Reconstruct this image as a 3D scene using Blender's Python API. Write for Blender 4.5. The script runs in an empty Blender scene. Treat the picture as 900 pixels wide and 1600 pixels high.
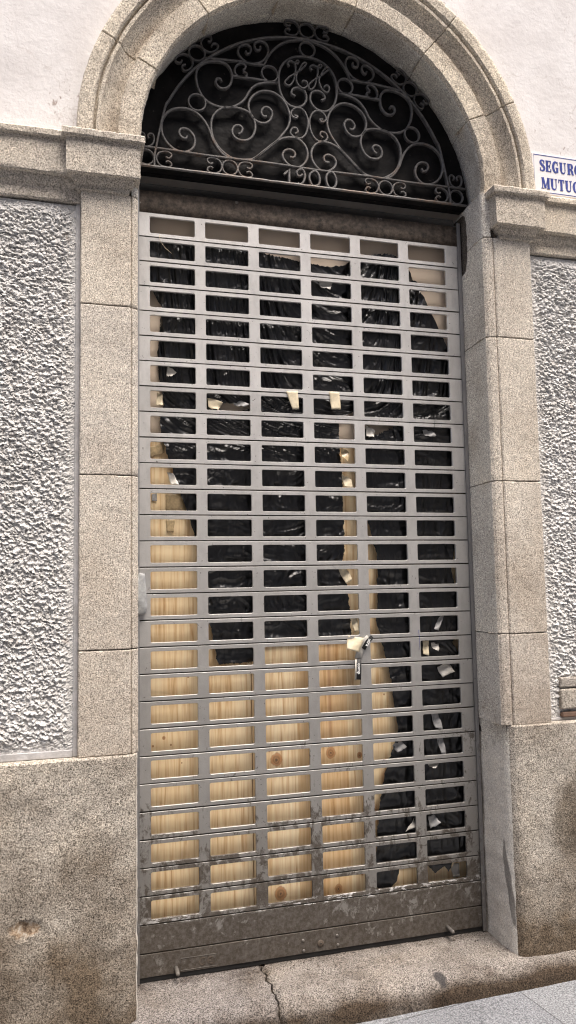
import bpy, bmesh, math, random
import numpy as np
from mathutils import Matrix, Vector, noise
random.seed(7)
sc = bpy.context.scene
COL = sc.collection
rad = math.radians
N3 = noise.noise

# ------------------------------------------------------------------ helpers
def link_mesh(name, verts, faces, mat=None, parent=None, smooth=False, mat_idx=None):
    me = bpy.data.meshes.new(name)
    me.from_pydata([tuple(v) for v in verts], [], [tuple(f) for f in faces])
    me.update()
    o = bpy.data.objects.new(name, me)
    COL.objects.link(o)
    if mat is not None:
        for m in (mat if isinstance(mat, (list, tuple)) else [mat]):
            me.materials.append(m)
    if mat_idx is not None:
        me.polygons.foreach_set('material_index', mat_idx)
    if smooth:
        me.polygons.foreach_set('use_smooth', [True] * len(me.polygons))
    if parent is not None:
        o.parent = parent
        o.matrix_parent_inverse = Matrix.Translation(parent.location).inverted()
    return o

def tag(o, label=None, cat=None, group=None, kind=None):
    if label: o['label'] = label
    if cat: o['category'] = cat
    if group: o['group'] = group
    if kind: o['kind'] = kind
    return o

def thing(name, loc, label, cat, group=None):
    o = bpy.data.objects.new(name, None)
    o.empty_display_size = .05
    COL.objects.link(o)
    o.location = loc
    return tag(o, label, cat, group)

class MB:
    """collects geometry for ONE mesh"""
    def __init__(s): s.v = []; s.f = []
    def add(s, V, F):
        b = len(s.v); s.v += [tuple(p) for p in V]; s.f += [tuple(i + b for i in q) for q in F]
    def box(s, x0, x1, y0, y1, z0, z1):
        V = [(x, y, z) for x in (x0, x1) for y in (y0, y1) for z in (z0, z1)]
        s.add(V, [(0,1,3,2),(4,6,7,5),(0,4,5,1),(2,3,7,6),(0,2,6,4),(1,5,7,3)])
    def tube(s, pts, r, n=8, cap=True):
        P = [Vector(p) for p in pts]; V = []; F = []
        for i, p in enumerate(P):
            t = (P[min(i+1, len(P)-1)] - P[max(i-1, 0)]).normalized()
            a = Vector((0,0,1)) if abs(t.z) < .9 else Vector((1,0,0))
            u = t.cross(a).normalized(); w = t.cross(u)
            rr = r[i] if isinstance(r, (list, tuple)) else r
            for k in range(n):
                an = 2*math.pi*k/n
                V.append(p + u*math.cos(an)*rr + w*math.sin(an)*rr)
        for i in range(len(P)-1):
            for k in range(n):
                F.append((i*n+k, i*n+(k+1)%n, (i+1)*n+(k+1)%n, (i+1)*n+k))
        if cap:
            F.append(tuple(range(n))[::-1]); F.append(tuple((len(P)-1)*n+k for k in range(n)))
        s.add(V, F)
    def build(s, name, mat, parent=None, smooth=False, bevel=None):
        o = link_mesh(name, s.v, s.f, mat, parent, smooth)
        if bevel:
            m = o.modifiers.new('b', 'BEVEL'); m.width = bevel; m.segments = 2; m.limit_method = 'ANGLE'
        return o

def boxes(name, mat, parent, lst, bevel=None):
    for b in lst:
        mb = MB(); mb.box(*b); mb.build(name, mat, parent, bevel=bevel)

def fix_normals(o, sharp=30):
    bm = bmesh.new(); bm.from_mesh(o.data)
    bmesh.ops.recalc_face_normals(bm, faces=bm.faces)
    bm.to_mesh(o.data); bm.free()
    if sharp and o.data.polygons[0].use_smooth: o.data.set_sharp_from_angle(angle=rad(sharp))
    return o

# ------------------------------------------------------------------ materials
def new_mat(name):
    m = bpy.data.materials.new(name); m.use_nodes = True
    nt = m.node_tree; nt.nodes.clear()
    out = nt.nodes.new('ShaderNodeOutputMaterial')
    bs = nt.nodes.new('ShaderNodeBsdfPrincipled')
    nt.links.new(bs.outputs[0], out.inputs[0])
    return m, nt, bs

class G:
    """tiny node-graph writer"""
    def __init__(s, nt):
        s.nt = nt
        g = nt.nodes.new('ShaderNodeNewGeometry'); s.pos = g.outputs['Position']
        sep = nt.nodes.new('ShaderNodeSeparateXYZ'); nt.links.new(s.pos, sep.inputs[0])
        s.x, s.y, s.z = sep.outputs
    def L(s, a, b):
        if isinstance(a, (int, float, tuple)): b.default_value = a
        else: s.nt.links.new(a, b)
    def objrand(s, lo, hi):
        n = s.nt.nodes.new('ShaderNodeObjectInfo'); return s.rng(n.outputs['Random'], 0, 1, lo, hi)
    def scalevec(s, v3):
        n = s.nt.nodes.new('ShaderNodeVectorMath'); n.operation = 'MULTIPLY'
        s.nt.links.new(s.pos, n.inputs[0]); n.inputs[1].default_value = v3
        return n.outputs[0]
    def noise(s, scale, detail=4, rough=.55, vec=None, dist=0.0):
        n = s.nt.nodes.new('ShaderNodeTexNoise'); n.inputs['Scale'].default_value = scale
        n.inputs['Detail'].default_value = detail; n.inputs['Roughness'].default_value = rough
        n.inputs['Distortion'].default_value = dist
        s.nt.links.new(vec or s.pos, n.inputs['Vector']); return n.outputs['Fac']
    def voro(s, scale, feat='F1', vec=None):
        n = s.nt.nodes.new('ShaderNodeTexVoronoi'); n.feature = feat; n.inputs['Scale'].default_value = scale
        s.nt.links.new(vec or s.pos, n.inputs['Vector']); return n.outputs['Distance'], n.outputs.get('Color')
    def ramp(s, fac, stops, interp='LINEAR'):
        n = s.nt.nodes.new('ShaderNodeValToRGB'); n.color_ramp.interpolation = interp
        e = n.color_ramp.elements
        while len(e) < len(stops): e.new(.5)
        for q, (p, c) in zip(e, stops):
            q.position = p
            q.color = (c, c, c, 1) if isinstance(c, (int, float)) else (*c, 1)
        s.L(fac, n.inputs[0]); return n.outputs[0]
    def mix(s, fac, a, b, mode='MIX'):
        n = s.nt.nodes.new('ShaderNodeMixRGB'); n.blend_type = mode
        s.L(fac, n.inputs[0])
        for q, i in ((a, 1), (b, 2)):
            if isinstance(q, tuple): n.inputs[i].default_value = (*q, 1) if len(q) == 3 else q
            elif isinstance(q, (int, float)): n.inputs[i].default_value = (q, q, q, 1)
            else: s.nt.links.new(q, n.inputs[i])
        return n.outputs[0]
    def math(s, op, a, b=0.0, clamp=False):
        n = s.nt.nodes.new('ShaderNodeMath'); n.operation = op; n.use_clamp = clamp
        s.L(a, n.inputs[0]); s.L(b, n.inputs[1]); return n.outputs[0]
    def rng(s, v, a, b, c=0.0, d=1.0):
        n = s.nt.nodes.new('ShaderNodeMapRange'); s.nt.links.new(v, n.inputs[0])
        for i, q in enumerate((a, b, c, d)): n.inputs[i+1].default_value = q
        return n.outputs[0]
    def bump(s, h, strength, dist, normal=None):
        n = s.nt.nodes.new('ShaderNodeBump'); n.inputs['Strength'].default_value = strength
        n.inputs['Distance'].default_value = dist; s.nt.links.new(h, n.inputs['Height'])
        if normal is not None: s.nt.links.new(normal, n.inputs['Normal'])
        return n.outputs[0]

def spec(bs, v):
    bs.inputs['Specular IOR Level'].default_value = v

def granite(name, light, mid, dark, grime=0.0, blotch=1.0, grimecol=(.36,.305,.25), bump=.5, patch=None, gz=(-.1, 1.0), extra=None):
    m, nt, bs = new_mat(name); g = G(nt)
    n1 = g.noise(215, 2, .85)
    hi = tuple(min(.88, c*1.45) for c in light)
    col = g.ramp(n1, [(.36, dark), (.44, mid), (.52, light), (.62, hi)])
    n2 = g.noise(90, 3, .7)
    col = g.mix(.8, col, g.ramp(n2, [(.30, .62), (.5, 1.0), (.70, 1.2)]), 'MULTIPLY')
    vd, vc = g.voro(150)
    sp = g.ramp(vd, [(.0, 1), (.20, 1), (.27, 0)])
    sel = g.ramp(g.noise(60, 1, .5), [(.46, 0), (.52, 1)])
    col = g.mix(g.math('MULTIPLY', sp, sel), col, tuple(c*.6 for c in dark))
    big = g.noise(3.2, 5, .6)
    col = g.mix(1, col, g.ramp(g.objrand(0, 1), [(0, (.88,.88,.90)), (.5, (1,1,1)), (1, (1.07,1.05,1.01))]), 'MULTIPLY')
    col = g.mix(blotch, col, g.ramp(big, [(.30, (.72,.69,.66)), (.5, (1,1,1)), (.70, (1.12,1.10,1.06))]), 'MULTIPLY')
    if grime:
        f = g.math('ADD', g.noise(3.6, 6, .6), g.rng(g.z, gz[0], gz[1], .24, -.20))
        f = g.ramp(f, [(.40, 0), (.72, 1)])
        col = g.mix(g.math('MULTIPLY', f, grime), col, g.mix(1, col, grimecol, 'MULTIPLY'))
    if patch:   # pale worn/cement-washed patch below a height
        f = g.math('MULTIPLY', g.ramp(g.math('ADD', g.noise(9, 5, .65), g.rng(g.z, patch[0], patch[1], .35, -.25)), [(.48, 0), (.62, 1)]), .6)
        f = g.math('MULTIPLY', f, g.ramp(g.noise(110, 3, .7), [(.35, .3), (.6, 1)]))
        col = g.mix(f, col, patch[2])
    g.L(col, bs.inputs['Base Color'])
    bs.inputs['Roughness'].default_value = .92; spec(bs, .25)
    h = g.mix(.35, g.noise(200, 3, .8), g.noise(45, 4, .65))
    if extra: extra(g, bs, col)
    g.L(g.bump(h, bump, .006), bs.inputs['Normal'])
    return m

M = {}
M['granite'] = granite('granite', (.58,.53,.46), (.46,.41,.35), (.19,.17,.145), blotch=.6, grime=.5, gz=(.6, 2.4), grimecol=(.62,.55,.48))
def dist2(g, a, ca, ra, b, cb, rb, wob=.25, sc_=25):
    u = g.math('DIVIDE', g.math('SUBTRACT', a, ca), ra); v = g.math('DIVIDE', g.math('SUBTRACT', b, cb), rb)
    d = g.math('SQRT', g.math('ADD', g.math('MULTIPLY', u, u), g.math('MULTIPLY', v, v)))
    return g.math('ADD', d, g.math('MULTIPLY', g.math('SUBTRACT', g.noise(sc_, 4, .6), .5), wob*4))
def drip(g, bs, col):   # dark spill mark on the right reveal
    sh = g.math('ADD', g.y, g.math('MULTIPLY', g.z, -.16))
    m1 = g.ramp(dist2(g, sh, -.235, .020, g.z, .25, .17, .12, 30), [(.82, 1), (1.0, 0)])
    m1 = g.math('MULTIPLY', m1, g.ramp(g.x, [(.5, 0), (.51, 1)]))
    g.L(g.mix(g.math('MULTIPLY', m1, .7), col, (.085,.075,.068)), bs.inputs['Base Color'])
def scar(g, bs, col):   # broken patch on the left plinth
    m1 = g.ramp(dist2(g, g.x, -.385, .060, g.z, .335, .030, .35, 28), [(.6, 1), (.9, 0)])
    c2 = g.mix(1, g.ramp(g.noise(70, 4, .7), [(.38, (.15,.10,.065)), (.52, (.38,.28,.19)), (.66, (.55,.49,.41))]), .95, 'MULTIPLY')
    m2 = g.ramp(dist2(g, g.x, 1.66, .10, g.z, .50, .17, .35, 9), [(.4, .75), (1.2, 0)])
    cc = g.mix(m2, col, g.mix(1, col, (.40,.36,.31), 'MULTIPLY'))
    g.L(g.mix(m1, cc, c2), bs.inputs['Base Color'])
def streaks(g, bs, col):   # soot streaks running along the arch moulding
    dx = g.math('SUBTRACT', g.x, .69); dz = g.math('SUBTRACT', g.z, 3.05)
    r = g.math('SQRT', g.math('ADD', g.math('MULTIPLY', dx, dx), g.math('MULTIPLY', dz, dz)))
    r2 = g.math('ADD', r, g.math('MULTIPLY', g.math('SUBTRACT', g.noise(4, 3, .5), .5), .06))
    m = g.ramp(g.math('ABSOLUTE', g.math('SUBTRACT', r2, .800)), [(.0, .75), (.035, 0)])
    m = g.math('MULTIPLY', m, g.ramp(g.noise(3.1, 4, .6), [(.36, 0), (.56, 1)]))
    g.L(g.mix(m, col, g.mix(1, col, (.42,.36,.32), 'MULTIPLY')), bs.inputs['Base Color'])
def foot(g, bs, col):   # dirt swept against the shutter foot, trodden dark patches, one tar spot
    m = g.math('MULTIPLY', g.ramp(g.math('ADD', g.y, g.math('MULTIPLY', g.noise(16, 5, .65), .12)), [(.0, 0), (.075, 1)]), .7)
    c_ = g.mix(m, col, g.mix(1, col, (.34,.30,.27), 'MULTIPLY'))
    m2 = g.ramp(g.noise(9, 5, .65), [(.55, 0), (.70, .7)])
    c_ = g.mix(m2, c_, g.mix(1, c_, (.55,.50,.47), 'MULTIPLY'))
    m3 = g.ramp(dist2(g, g.x, 1.06, .022, g.y, -.275, .035, .4, 30), [(.6, .85), (1.1, 0)])
    g.L(g.mix(m3, c_, (.035,.033,.034)), bs.inputs['Base Color'])
M['granite_reveal'] = granite('granite_reveal', (.66,.61,.54), (.53,.485,.425), (.24,.215,.19), blotch=1.0, patch=(.55,1.05,(.68,.64,.585)), extra=drip)
M['granite_arch'] = granite('granite_arch', (.62,.55,.45), (.48,.42,.335), (.19,.165,.135), blotch=.9, extra=streaks)
M['granite_impost'] = granite('granite_impost', (.49,.445,.385), (.37,.33,.28), (.14,.125,.105), blotch=.9)
M['granite_plinth'] = granite('granite_plinth', (.45,.41,.355), (.30,.265,.225), (.075,.065,.052), grime=1.0, blotch=1.0, bump=1.0, gz=(0, .85), extra=scar)
M['granite_step'] = granite('granite_step', (.25,.228,.21), (.135,.121,.11), (.034,.031,.028), grime=1.0, blotch=1.0, bump=1.0, gz=(-.055, .004), grimecol=(.30,.24,.18), extra=foot)
M['mortar'] = granite('mortar_dark', (.12,.10,.08), (.07,.06,.05), (.03,.025,.02), blotch=.3)
M['pavement'] = None

m, nt, bs = new_mat('white_plaster'); g = G(nt); M['plaster'] = m
c = g.ramp(g.noise(2.6, 6, .6), [(.3, (.57,.54,.525)), (.5, (.67,.645,.63)), (.72, (.72,.70,.69))])
c = g.mix(.5, c, g.ramp(g.noise(28, 5, .7), [(.3, .86), (.55, 1.0)]), 'MULTIPLY')
spk = g.math('MULTIPLY', g.ramp(g.noise(34, 4, .8, g.scalevec((1.5, 1, .7))), [(.61, 0), (.635, 1)]), g.ramp(g.noise(3.0, 2, .5), [(.50, 0), (.6, 1)]))
c = g.mix(g.math('MULTIPLY', spk, .8), c, (.20,.13,.10))
vd = g.nt.nodes.new('ShaderNodeTexVoronoi'); vd.feature = 'DISTANCE_TO_EDGE'; vd.inputs['Scale'].default_value = 1.9
wv = g.nt.nodes.new('ShaderNodeVectorMath'); wv.operation = 'ADD'
nz = g.nt.nodes.new('ShaderNodeTexNoise'); nz.inputs['Scale'].default_value = 5; nz.inputs['Detail'].default_value = 6
nt.links.new(g.pos, nz.inputs['Vector'])
sv = g.nt.nodes.new('ShaderNodeVectorMath'); sv.operation = 'SCALE'; sv.inputs['Scale'].default_value = .35
nt.links.new(nz.outputs['Color'], sv.inputs[0]); nt.links.new(sv.outputs[0], wv.inputs[0]); nt.links.new(g.pos, wv.inputs[1])
nt.links.new(wv.outputs[0], vd.inputs['Vector'])
crk = g.ramp(vd.outputs['Distance'], [(.0, 1), (.004, 0)])
c = g.mix(g.math('MULTIPLY', crk, .45), c, (.35,.30,.27))
g.L(c, bs.inputs['Base Color']); bs.inputs['Roughness'].default_value = .8; spec(bs, .3)
g.L(g.bump(g.mix(.4, g.noise(9, 5, .6), g.noise(60, 4, .6)), .55, .008), bs.inputs['Normal'])

m, nt, bs = new_mat('roughcast_render'); g = G(nt); M['rough'] = m
c = g.ramp(g.noise(14, 6, .75), [(.3, (.54,.515,.485)), (.45, (.76,.74,.71)), (.7, (.82,.80,.775))])
c = g.mix(.8, c, g.ramp(g.noise(5, 4, .6, g.scalevec((1, 1, .5))), [(.3, .82), (.6, 1)]), 'MULTIPLY')
c = g.mix(g.math('MULTIPLY', g.ramp(g.noise(11, 3, .6), [(.66, 0), (.74, 1)]), .35), c, (.36,.22,.15))
g.L(c, bs.inputs['Base Color']); bs.inputs['Roughness'].default_value = .95; spec(bs, .15)
g.L(g.bump(g.noise(150, 4, .8), 1.0, .007), bs.inputs['Normal'])

m, nt, bs = new_mat('cement_margin'); g = G(nt); M['cement'] = m
c = g.ramp(g.noise(30, 6, .7), [(.3, (.36,.345,.335)), (.7, (.56,.545,.54))])
g.L(c, bs.inputs['Base Color']); bs.inputs['Roughness'].default_value = .9
g.L(g.bump(g.noise(60, 5, .7), .5, .004), bs.inputs['Normal'])

def metal(name, base, metallic, rough, grime=1.0, rust=0.0, gtop=1.05):
    m, nt, bs = new_mat(name); g = G(nt)
    tone = g.ramp(g.noise(3.5, 4, .6), [(.3, .88), (.7, 1.05)])
    c = g.mix(1, base, tone, 'MULTIPLY')
    c = g.mix(1, c, g.ramp(g.objrand(0, 1), [(0, .90), (1, 1.06)]), 'MULTIPLY')
    c = g.mix(.5, c, g.ramp(g.noise(30, 5, .65, g.scalevec((1, 1, .45))), [(.35, .76), (.55, 1)]), 'MULTIPLY')
    # splashed street dirt: heavier towards the foot, patchy
    hz = g.math('ADD', g.rng(g.z, 0.0, gtop, .085, -.12), g.rng(g.z, .16, .30, .045, 0))
    n_ = g.mix(.5, g.noise(7, 8, .7, None, .8), g.noise(34, 6, .7, g.scalevec((1,1,.6)), .5))
    f = g.ramp(g.math('ADD', n_, hz), [(.50, 0), (.55, 1)])
    f = g.math('MULTIPLY', f, g.ramp(g.noise(80, 4, .7), [(.3, .6), (.6, 1)]))
    # film thickening downward: dust, plus the dimmer light low down put into colour
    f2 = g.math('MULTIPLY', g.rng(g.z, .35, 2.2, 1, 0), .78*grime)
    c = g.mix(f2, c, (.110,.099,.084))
    f3 = g.math('MULTIPLY', g.rng(g.z, 1.2, 2.9, 0, .22), g.ramp(g.noise(5, 5, .7), [(.4, 0), (.7, 1)]))
    c = g.mix(f3, c, (.33,.27,.22))
    # scuffed paler patches low down, then brown splash dirt over them
    sc1 = g.math('MULTIPLY', g.ramp(g.noise(17, 8, .75, None, 1.0), [(.50, 0), (.60, 1)]), g.rng(g.z, .0, .30, .65, 0))
    c = g.mix(sc1, c, (.30,.28,.25))
    c = g.mix(g.math('MULTIPLY', f, .9*grime), c, (.036,.024,.014))
    ch = g.math('MULTIPLY', g.ramp(g.noise(60, 5, .75, g.scalevec((.5,1,1.3))), [(.54, 0), (.57, 1)]), g.math('MULTIPLY', g.ramp(g.z, [(.190, 0), (.196, 1), (.216, 1), (.226, 0)]), g.ramp(g.noise(2.4, 2, .5), [(.45, 0), (.55, 1)])))
    c = g.mix(g.math('MULTIPLY', ch, .9*grime), c, (.62,.61,.60))
    scr_ = g.math('MULTIPLY', g.ramp(g.noise(60, 2, .5, g.scalevec((.10, 1, 3.2)), .6), [(.70, 0), (.73, 1)]), g.ramp(g.noise(6, 2, .5), [(.5, 0), (.6, .5)]))
    c = g.mix(g.math('MULTIPLY', scr_, .6), c, (.20,.17,.145))
    # few dark specks
    sp = g.ramp(g.noise(95, 2, .6), [(.70, 0), (.74, 1)])
    c = g.mix(g.math('MULTIPLY', sp, .7), c, (.05,.04,.035))
    if rust:
        fr = g.math('MULTIPLY', g.ramp(g.noise(26, 6, .75), [(.5, 0), (.66, 1)]), rust)
        c = g.mix(fr, c, (.17,.085,.045))
    g.L(c, bs.inputs['Base Color'])
    g.L(g.math('SUBTRACT', metallic, g.math('MULTIPLY', f, metallic*.8)), bs.inputs['Metallic'])
    g.L(g.math('ADD', rough, g.math('MULTIPLY', f, .3)), bs.inputs['Roughness'])
    g.L(g.bump(g.mix(.4, g.noise(9, 3, .5), g.noise(220, 3, .6)), .22, .005), bs.inputs['Normal'])
    return m
M['slat'] = metal('galvanised_slat', (.70,.685,.665), .45, .38)
M['guide'] = metal('guide_steel', (.34,.34,.35), .6, .5, grime=.6)
M['bolt'] = metal('bolt_steel', (.30,.285,.27), .8, .35, grime=.5)

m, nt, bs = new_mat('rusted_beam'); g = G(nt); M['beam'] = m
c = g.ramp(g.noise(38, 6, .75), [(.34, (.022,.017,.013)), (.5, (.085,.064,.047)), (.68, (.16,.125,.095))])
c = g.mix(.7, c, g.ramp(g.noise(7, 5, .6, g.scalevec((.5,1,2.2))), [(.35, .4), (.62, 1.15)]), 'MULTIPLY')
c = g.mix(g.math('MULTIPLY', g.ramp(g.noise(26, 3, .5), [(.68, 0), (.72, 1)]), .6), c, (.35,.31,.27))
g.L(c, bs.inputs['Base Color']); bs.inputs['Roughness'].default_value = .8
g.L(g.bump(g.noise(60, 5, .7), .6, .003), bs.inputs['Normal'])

m, nt, bs = new_mat('old_iron_paint'); g = G(nt); M['iron'] = m
c = g.ramp(g.noise(60, 5, .7), [(.3, (.085,.08,.077)), (.7, (.20,.19,.18))])
hz = g.rng(g.z, 3.04, 3.45, .12, -.06)
f = g.ramp(g.math('ADD', g.noise(9, 6, .7), hz), [(.56, 0), (.70, 1)])
f = g.math('MULTIPLY', f, g.ramp(g.noise(120, 3, .6), [(.38, .1), (.6, 1)]))
c = g.mix(g.math('MULTIPLY', f, .75), c, (.20,.115,.065))
g.L(c, bs.inputs['Base Color']); bs.inputs['Roughness'].default_value = .5; bs.inputs['Metallic'].default_value = .25
g.L(g.bump(g.noise(180, 4, .7), .5, .002), bs.inputs['Normal'])

m, nt, bs = new_mat('black_steel_plate'); g = G(nt); M['plate'] = m
c = g.ramp(g.noise(9, 6, .65), [(.3, (.007,.007,.0075)), (.7, (.022,.020,.019))])
c = g.mix(g.math('MULTIPLY', g.ramp(g.noise(48, 3, .6), [(.68, 0), (.73, 1)]), .5), c, (.13,.11,.095))
g.L(c, bs.inputs['Base Color']); bs.inputs['Roughness'].default_value = .5; spec(bs, .10)
g.L(g.bump(g.noise(6, 4, .6), .6, .02), bs.inputs['Normal'])

m, nt, bs = new_mat('black_plastic'); g = G(nt); M['plastic'] = m
g.L(g.ramp(g.noise(20, 4, .6), [(.3, (.004,.004,.0045)), (.7, (.009,.009,.0095))]), bs.inputs['Base Color'])
bs.inputs['Roughness'].default_value = .31; spec(bs, .6)
b1 = g.bump(g.noise(10, 2, .5, g.scalevec((1.2, 1, .9)), 1.6), .6, .02)
g.L(g.bump(g.noise(70, 2, .5), .10, .003, b1), bs.inputs['Normal'])

def pine(name, seed, knots=(), streak=None):
    m, nt, bs = new_mat(name); g = G(nt)
    off = g.nt.nodes.new('ShaderNodeVectorMath'); off.operation = 'ADD'; off.inputs[1].default_value = (seed, 0, seed*.7)
    nt.links.new(g.scalevec((1, 0, .045)), off.inputs[0])
    v = off.outputs[0]
    gr = g.noise(75, 4, .6, v, .4)
    c = g.ramp(gr, [(.30, (.58,.35,.17)), (.40, (.78,.57,.33)), (.52, (.89,.72,.47)), (.75, (.91,.78,.55))])
    # glued strips of slightly different timber
    st = g.nt.nodes.new('ShaderNodeTexWhiteNoise'); st.noise_dimensions = '1D'
    fl = g.math('FLOOR', g.math('MULTIPLY', g.math('ADD', g.x, seed*.37 + 5), 9.3))
    nt.links.new(fl, st.inputs['W'])
    c = g.mix(.85, c, g.ramp(st.outputs['Value'], [(0, (.86,.72,.58)), (.3, (.98,.94,.88)), (1, (1.04,1.05,1.08))]), 'MULTIPLY')
    # tall cathedral figure
    cat = g.noise(9, 3, .5, v, 1.5)
    sn = g.math('SINE', g.math('MULTIPLY', cat, 70))
    c = g.mix(.30, c, g.ramp(g.math('ADD', g.math('MULTIPLY', sn, .5), .5), [(.0, (.80,.68,.54)), (.35, (1,1,1)), (1, (1.04,1.03,1.0))]), 'MULTIPLY')
    # knots
    kv = g.nt.nodes.new('ShaderNodeTexVoronoi'); kv.inputs['Scale'].default_value = 3.6
    off2 = g.nt.nodes.new('ShaderNodeVectorMath'); off2.operation = 'ADD'; off2.inputs[1].default_value = (seed*1.3, 0, seed)
    nt.links.new(g.scalevec((1, 0, .6)), off2.inputs[0]); nt.links.new(off2.outputs[0], kv.inputs['Vector'])
    k = g.ramp(kv.outputs['Distance'], [(0, 1), (.06, .95), (.10, .25), (.14, 0)])
    rings = g.ramp(g.math('ADD', g.math('MULTIPLY', g.math('SINE', g.math('MULTIPLY', kv.outputs['Distance'], 420)), .5), .5), [(0, .55), (1, 1)])
    c = g.mix(g.math('MULTIPLY', k, .8), c, g.mix(1, (.42,.19,.075), rings, 'MULTIPLY'))
    for (kx, kz, kr) in knots:
        d_ = dist2(g, g.x, kx, kr, g.z, kz, kr*1.15, .16, 55)
        rr = g.math('ADD', g.math('MULTIPLY', g.math('SINE', g.math('MULTIPLY', d_, 11)), .5), .5)
        kc = g.mix(1, (.50,.25,.11), g.ramp(rr, [(0, .62), (1, 1.1)]), 'MULTIPLY')
        kc = g.mix(g.ramp(d_, [(.12, 1), (.25, 0)]), kc, (.10,.05,.03))
        c = g.mix(g.math('MULTIPLY', g.ramp(d_, [(.8, 1), (1.5, 0)]), .9), c, kc)
    if streak:
        m_ = g.math('MULTIPLY', g.ramp(g.math('ABSOLUTE', g.math('SUBTRACT', g.x, streak[0])), [(.003, 1), (.009, 0)]), g.ramp(g.math('MULTIPLY', g.z, .3), [(streak[1]*.3-.01, 0), (streak[1]*.3+.01, 1)]))
        c = g.mix(g.math('MULTIPLY', m_, .6), c, (.45,.20,.10))
    g.L(c, bs.inputs['Base Color']); bs.inputs['Roughness'].default_value = .55; spec(bs, .3)
    g.L(g.bump(gr, .15, .002), bs.inputs['Normal'])
    return m
M['pine'] = [pine('pine_a', 0.0, [(*(0.0978,0.8516),.007),(*(0.1244,0.8235),.004),(*(0.0567,0.8236),.004),(*(0.1921,1.0774),.005),(*(0.1656,0.7535),.003)]),
 pine('pine_b', 3.1, [(*(0.5398,0.7366),.026),(*(0.5117,0.7733),.006),(*(0.5493,0.2273),.026),(*(0.5113,0.2678),.006),(*(0.7668,0.7468),.022),(*(0.8901,0.7274),.012),(*(0.7865,0.2158),.018),(*(0.8883,0.2606),.005),(*(0.7663,0.2696),.005)], ((0.7656,1.0415)[0], .80)),
 pine('pine_c', 7.7, [(*(1.0039,0.9645),.004)])]
m, nt, bs = new_mat('tan_fibreboard'); g = G(nt); M['fibre'] = m
g.L(g.ramp(g.noise(5, 4, .6, g.scalevec((1,1,.3))), [(.3, (.66,.54,.42)), (.7, (.72,.60,.47))]), bs.inputs['Base Color']); bs.inputs['Roughness'].default_value = .7

def plain(name, col, rough=.6, var=.15, scale=25, metallic=0, bump=.2):
    m, nt, bs = new_mat(name); g = G(nt)
    lo = tuple(c*(1-var) for c in col); hi = tuple(min(1, c*(1+var)) for c in col)
    g.L(g.ramp(g.noise(scale, 5, .65), [(.3, lo), (.7, hi)]), bs.inputs['Base Color'])
    bs.inputs['Roughness'].default_value = rough; bs.inputs['Metallic'].default_value = metallic
    g.L(g.bump(g.noise(scale*5, 3, .6), bump, .002), bs.inputs['Normal'])
    return m
M['tape'] = plain('masking_tape', (.58,.50,.35), .6, .16, 60)
M['film'] = plain('clear_brown_tape', (.50,.38,.22), .25, .25, 70)
M['grey'] = plain('grey_scrap', (.27,.265,.26), .5, .2, 60)
M['white'] = plain('white_scrap', (.48,.455,.41), .5, .1, 60)
M['black'] = plain('black_rubber', (.012,.012,.012), .6)
M['ink'] = plain('white_ink', (.75,.75,.73), .6, .1)
M['sealant'] = plain('grey_sealant', (.34,.345,.345), .55, .35, 35, 0, .5)
M['enamel'] = plain('white_enamel', (.78,.76,.76), .22, .04, 8, 0, .05)
M['blue'] = plain('blue_enamel', (.055,.075,.27), .25, .2, 40, 0, .05)
M['brick'] = plain('bare_brick', (.16,.10,.07), .9, .4, 30, 0, .8)
M['wallfar'] = plain('ochre_render', (.58,.52,.45), .9, .1, 3)
M['glass'] = plain('dark_glass', (.03,.035,.04), .08, .2, 2, 0, 0)

m, nt, bs = new_mat('paving_granite'); g = G(nt); M['pavement'] = m
c = g.ramp(g.noise(170, 3, .7), [(.34, (.06,.063,.067)), (.48, (.17,.175,.183)), (.62, (.32,.326,.336))])
c = g.mix(.8, c, g.ramp(g.noise(3, 5, .6), [(.3, .78), (.6, 1.05)]), 'MULTIPLY')
br = g.nt.nodes.new('ShaderNodeTexBrick'); br.inputs['Scale'].default_value = 1
br.inputs['Brick Width'].default_value = .62; br.inputs['Row Height'].default_value = .40
br.inputs['Mortar Size'].default_value = .003; br.inputs['Color1'].default_value = (1,1,1,1); br.inputs['Color2'].default_value = (.9,.9,.92,1); br.inputs['Mortar'].default_value = (.45,.45,.45,1)
mp = g.nt.nodes.new('ShaderNodeMapping'); mp.inputs['Location'].default_value = (.23,.03,0); mp.inputs['Rotation'].default_value = (0,0,rad(-6))
nt.links.new(g.pos, mp.inputs[0]); nt.links.new(mp.outputs[0], br.inputs['Vector'])
c = g.mix(1, c, br.outputs['Color'], 'MULTIPLY')
g.L(c, bs.inputs['Base Color']); bs.inputs['Roughness'].default_value = .85
g.L(g.bump(g.noise(150, 4, .7), .5, .003), bs.inputs['Normal'])

# ------------------------------------------------------------------ stone building
AXC, SPR = .690, 3.050           # arch centre
YP = -.237                       # pilaster face
YW = -.190                       # plaster wall plane
YPAN = -.205                     # roughcast plane
fac = thing('stone_facade', (.69, -.2, -.1), 'granite and white render house front with an arched doorway', 'building facade')

def wobble(V, amp=.0015, sc_=30, amp2=.0012, sc2=110):
    out = []
    for p in V:
        q = Vector(p); a = q*sc_; b = q*sc2
        d = Vector((N3(a), N3(a+Vector((9,3,1))), N3(a+Vector((2,8,5)))))*amp + Vector((N3(b), N3(b+Vector((4,1,7))), N3(b+Vector((6,2,3)))))*amp2
        out.append(q + d)
    return out

def densify(prof, step):
    out = []
    for (a, b) in zip(prof[:-1], prof[1:]):
        n = max(1, int(math.ceil(math.hypot(b[0]-a[0], b[1]-a[1])/step)))
        for i in range(n):
            out.append((a[0]+(b[0]-a[0])*i/n, a[1]+(b[1]-a[1])*i/n))
    out.append(prof[-1]); return out

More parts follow.
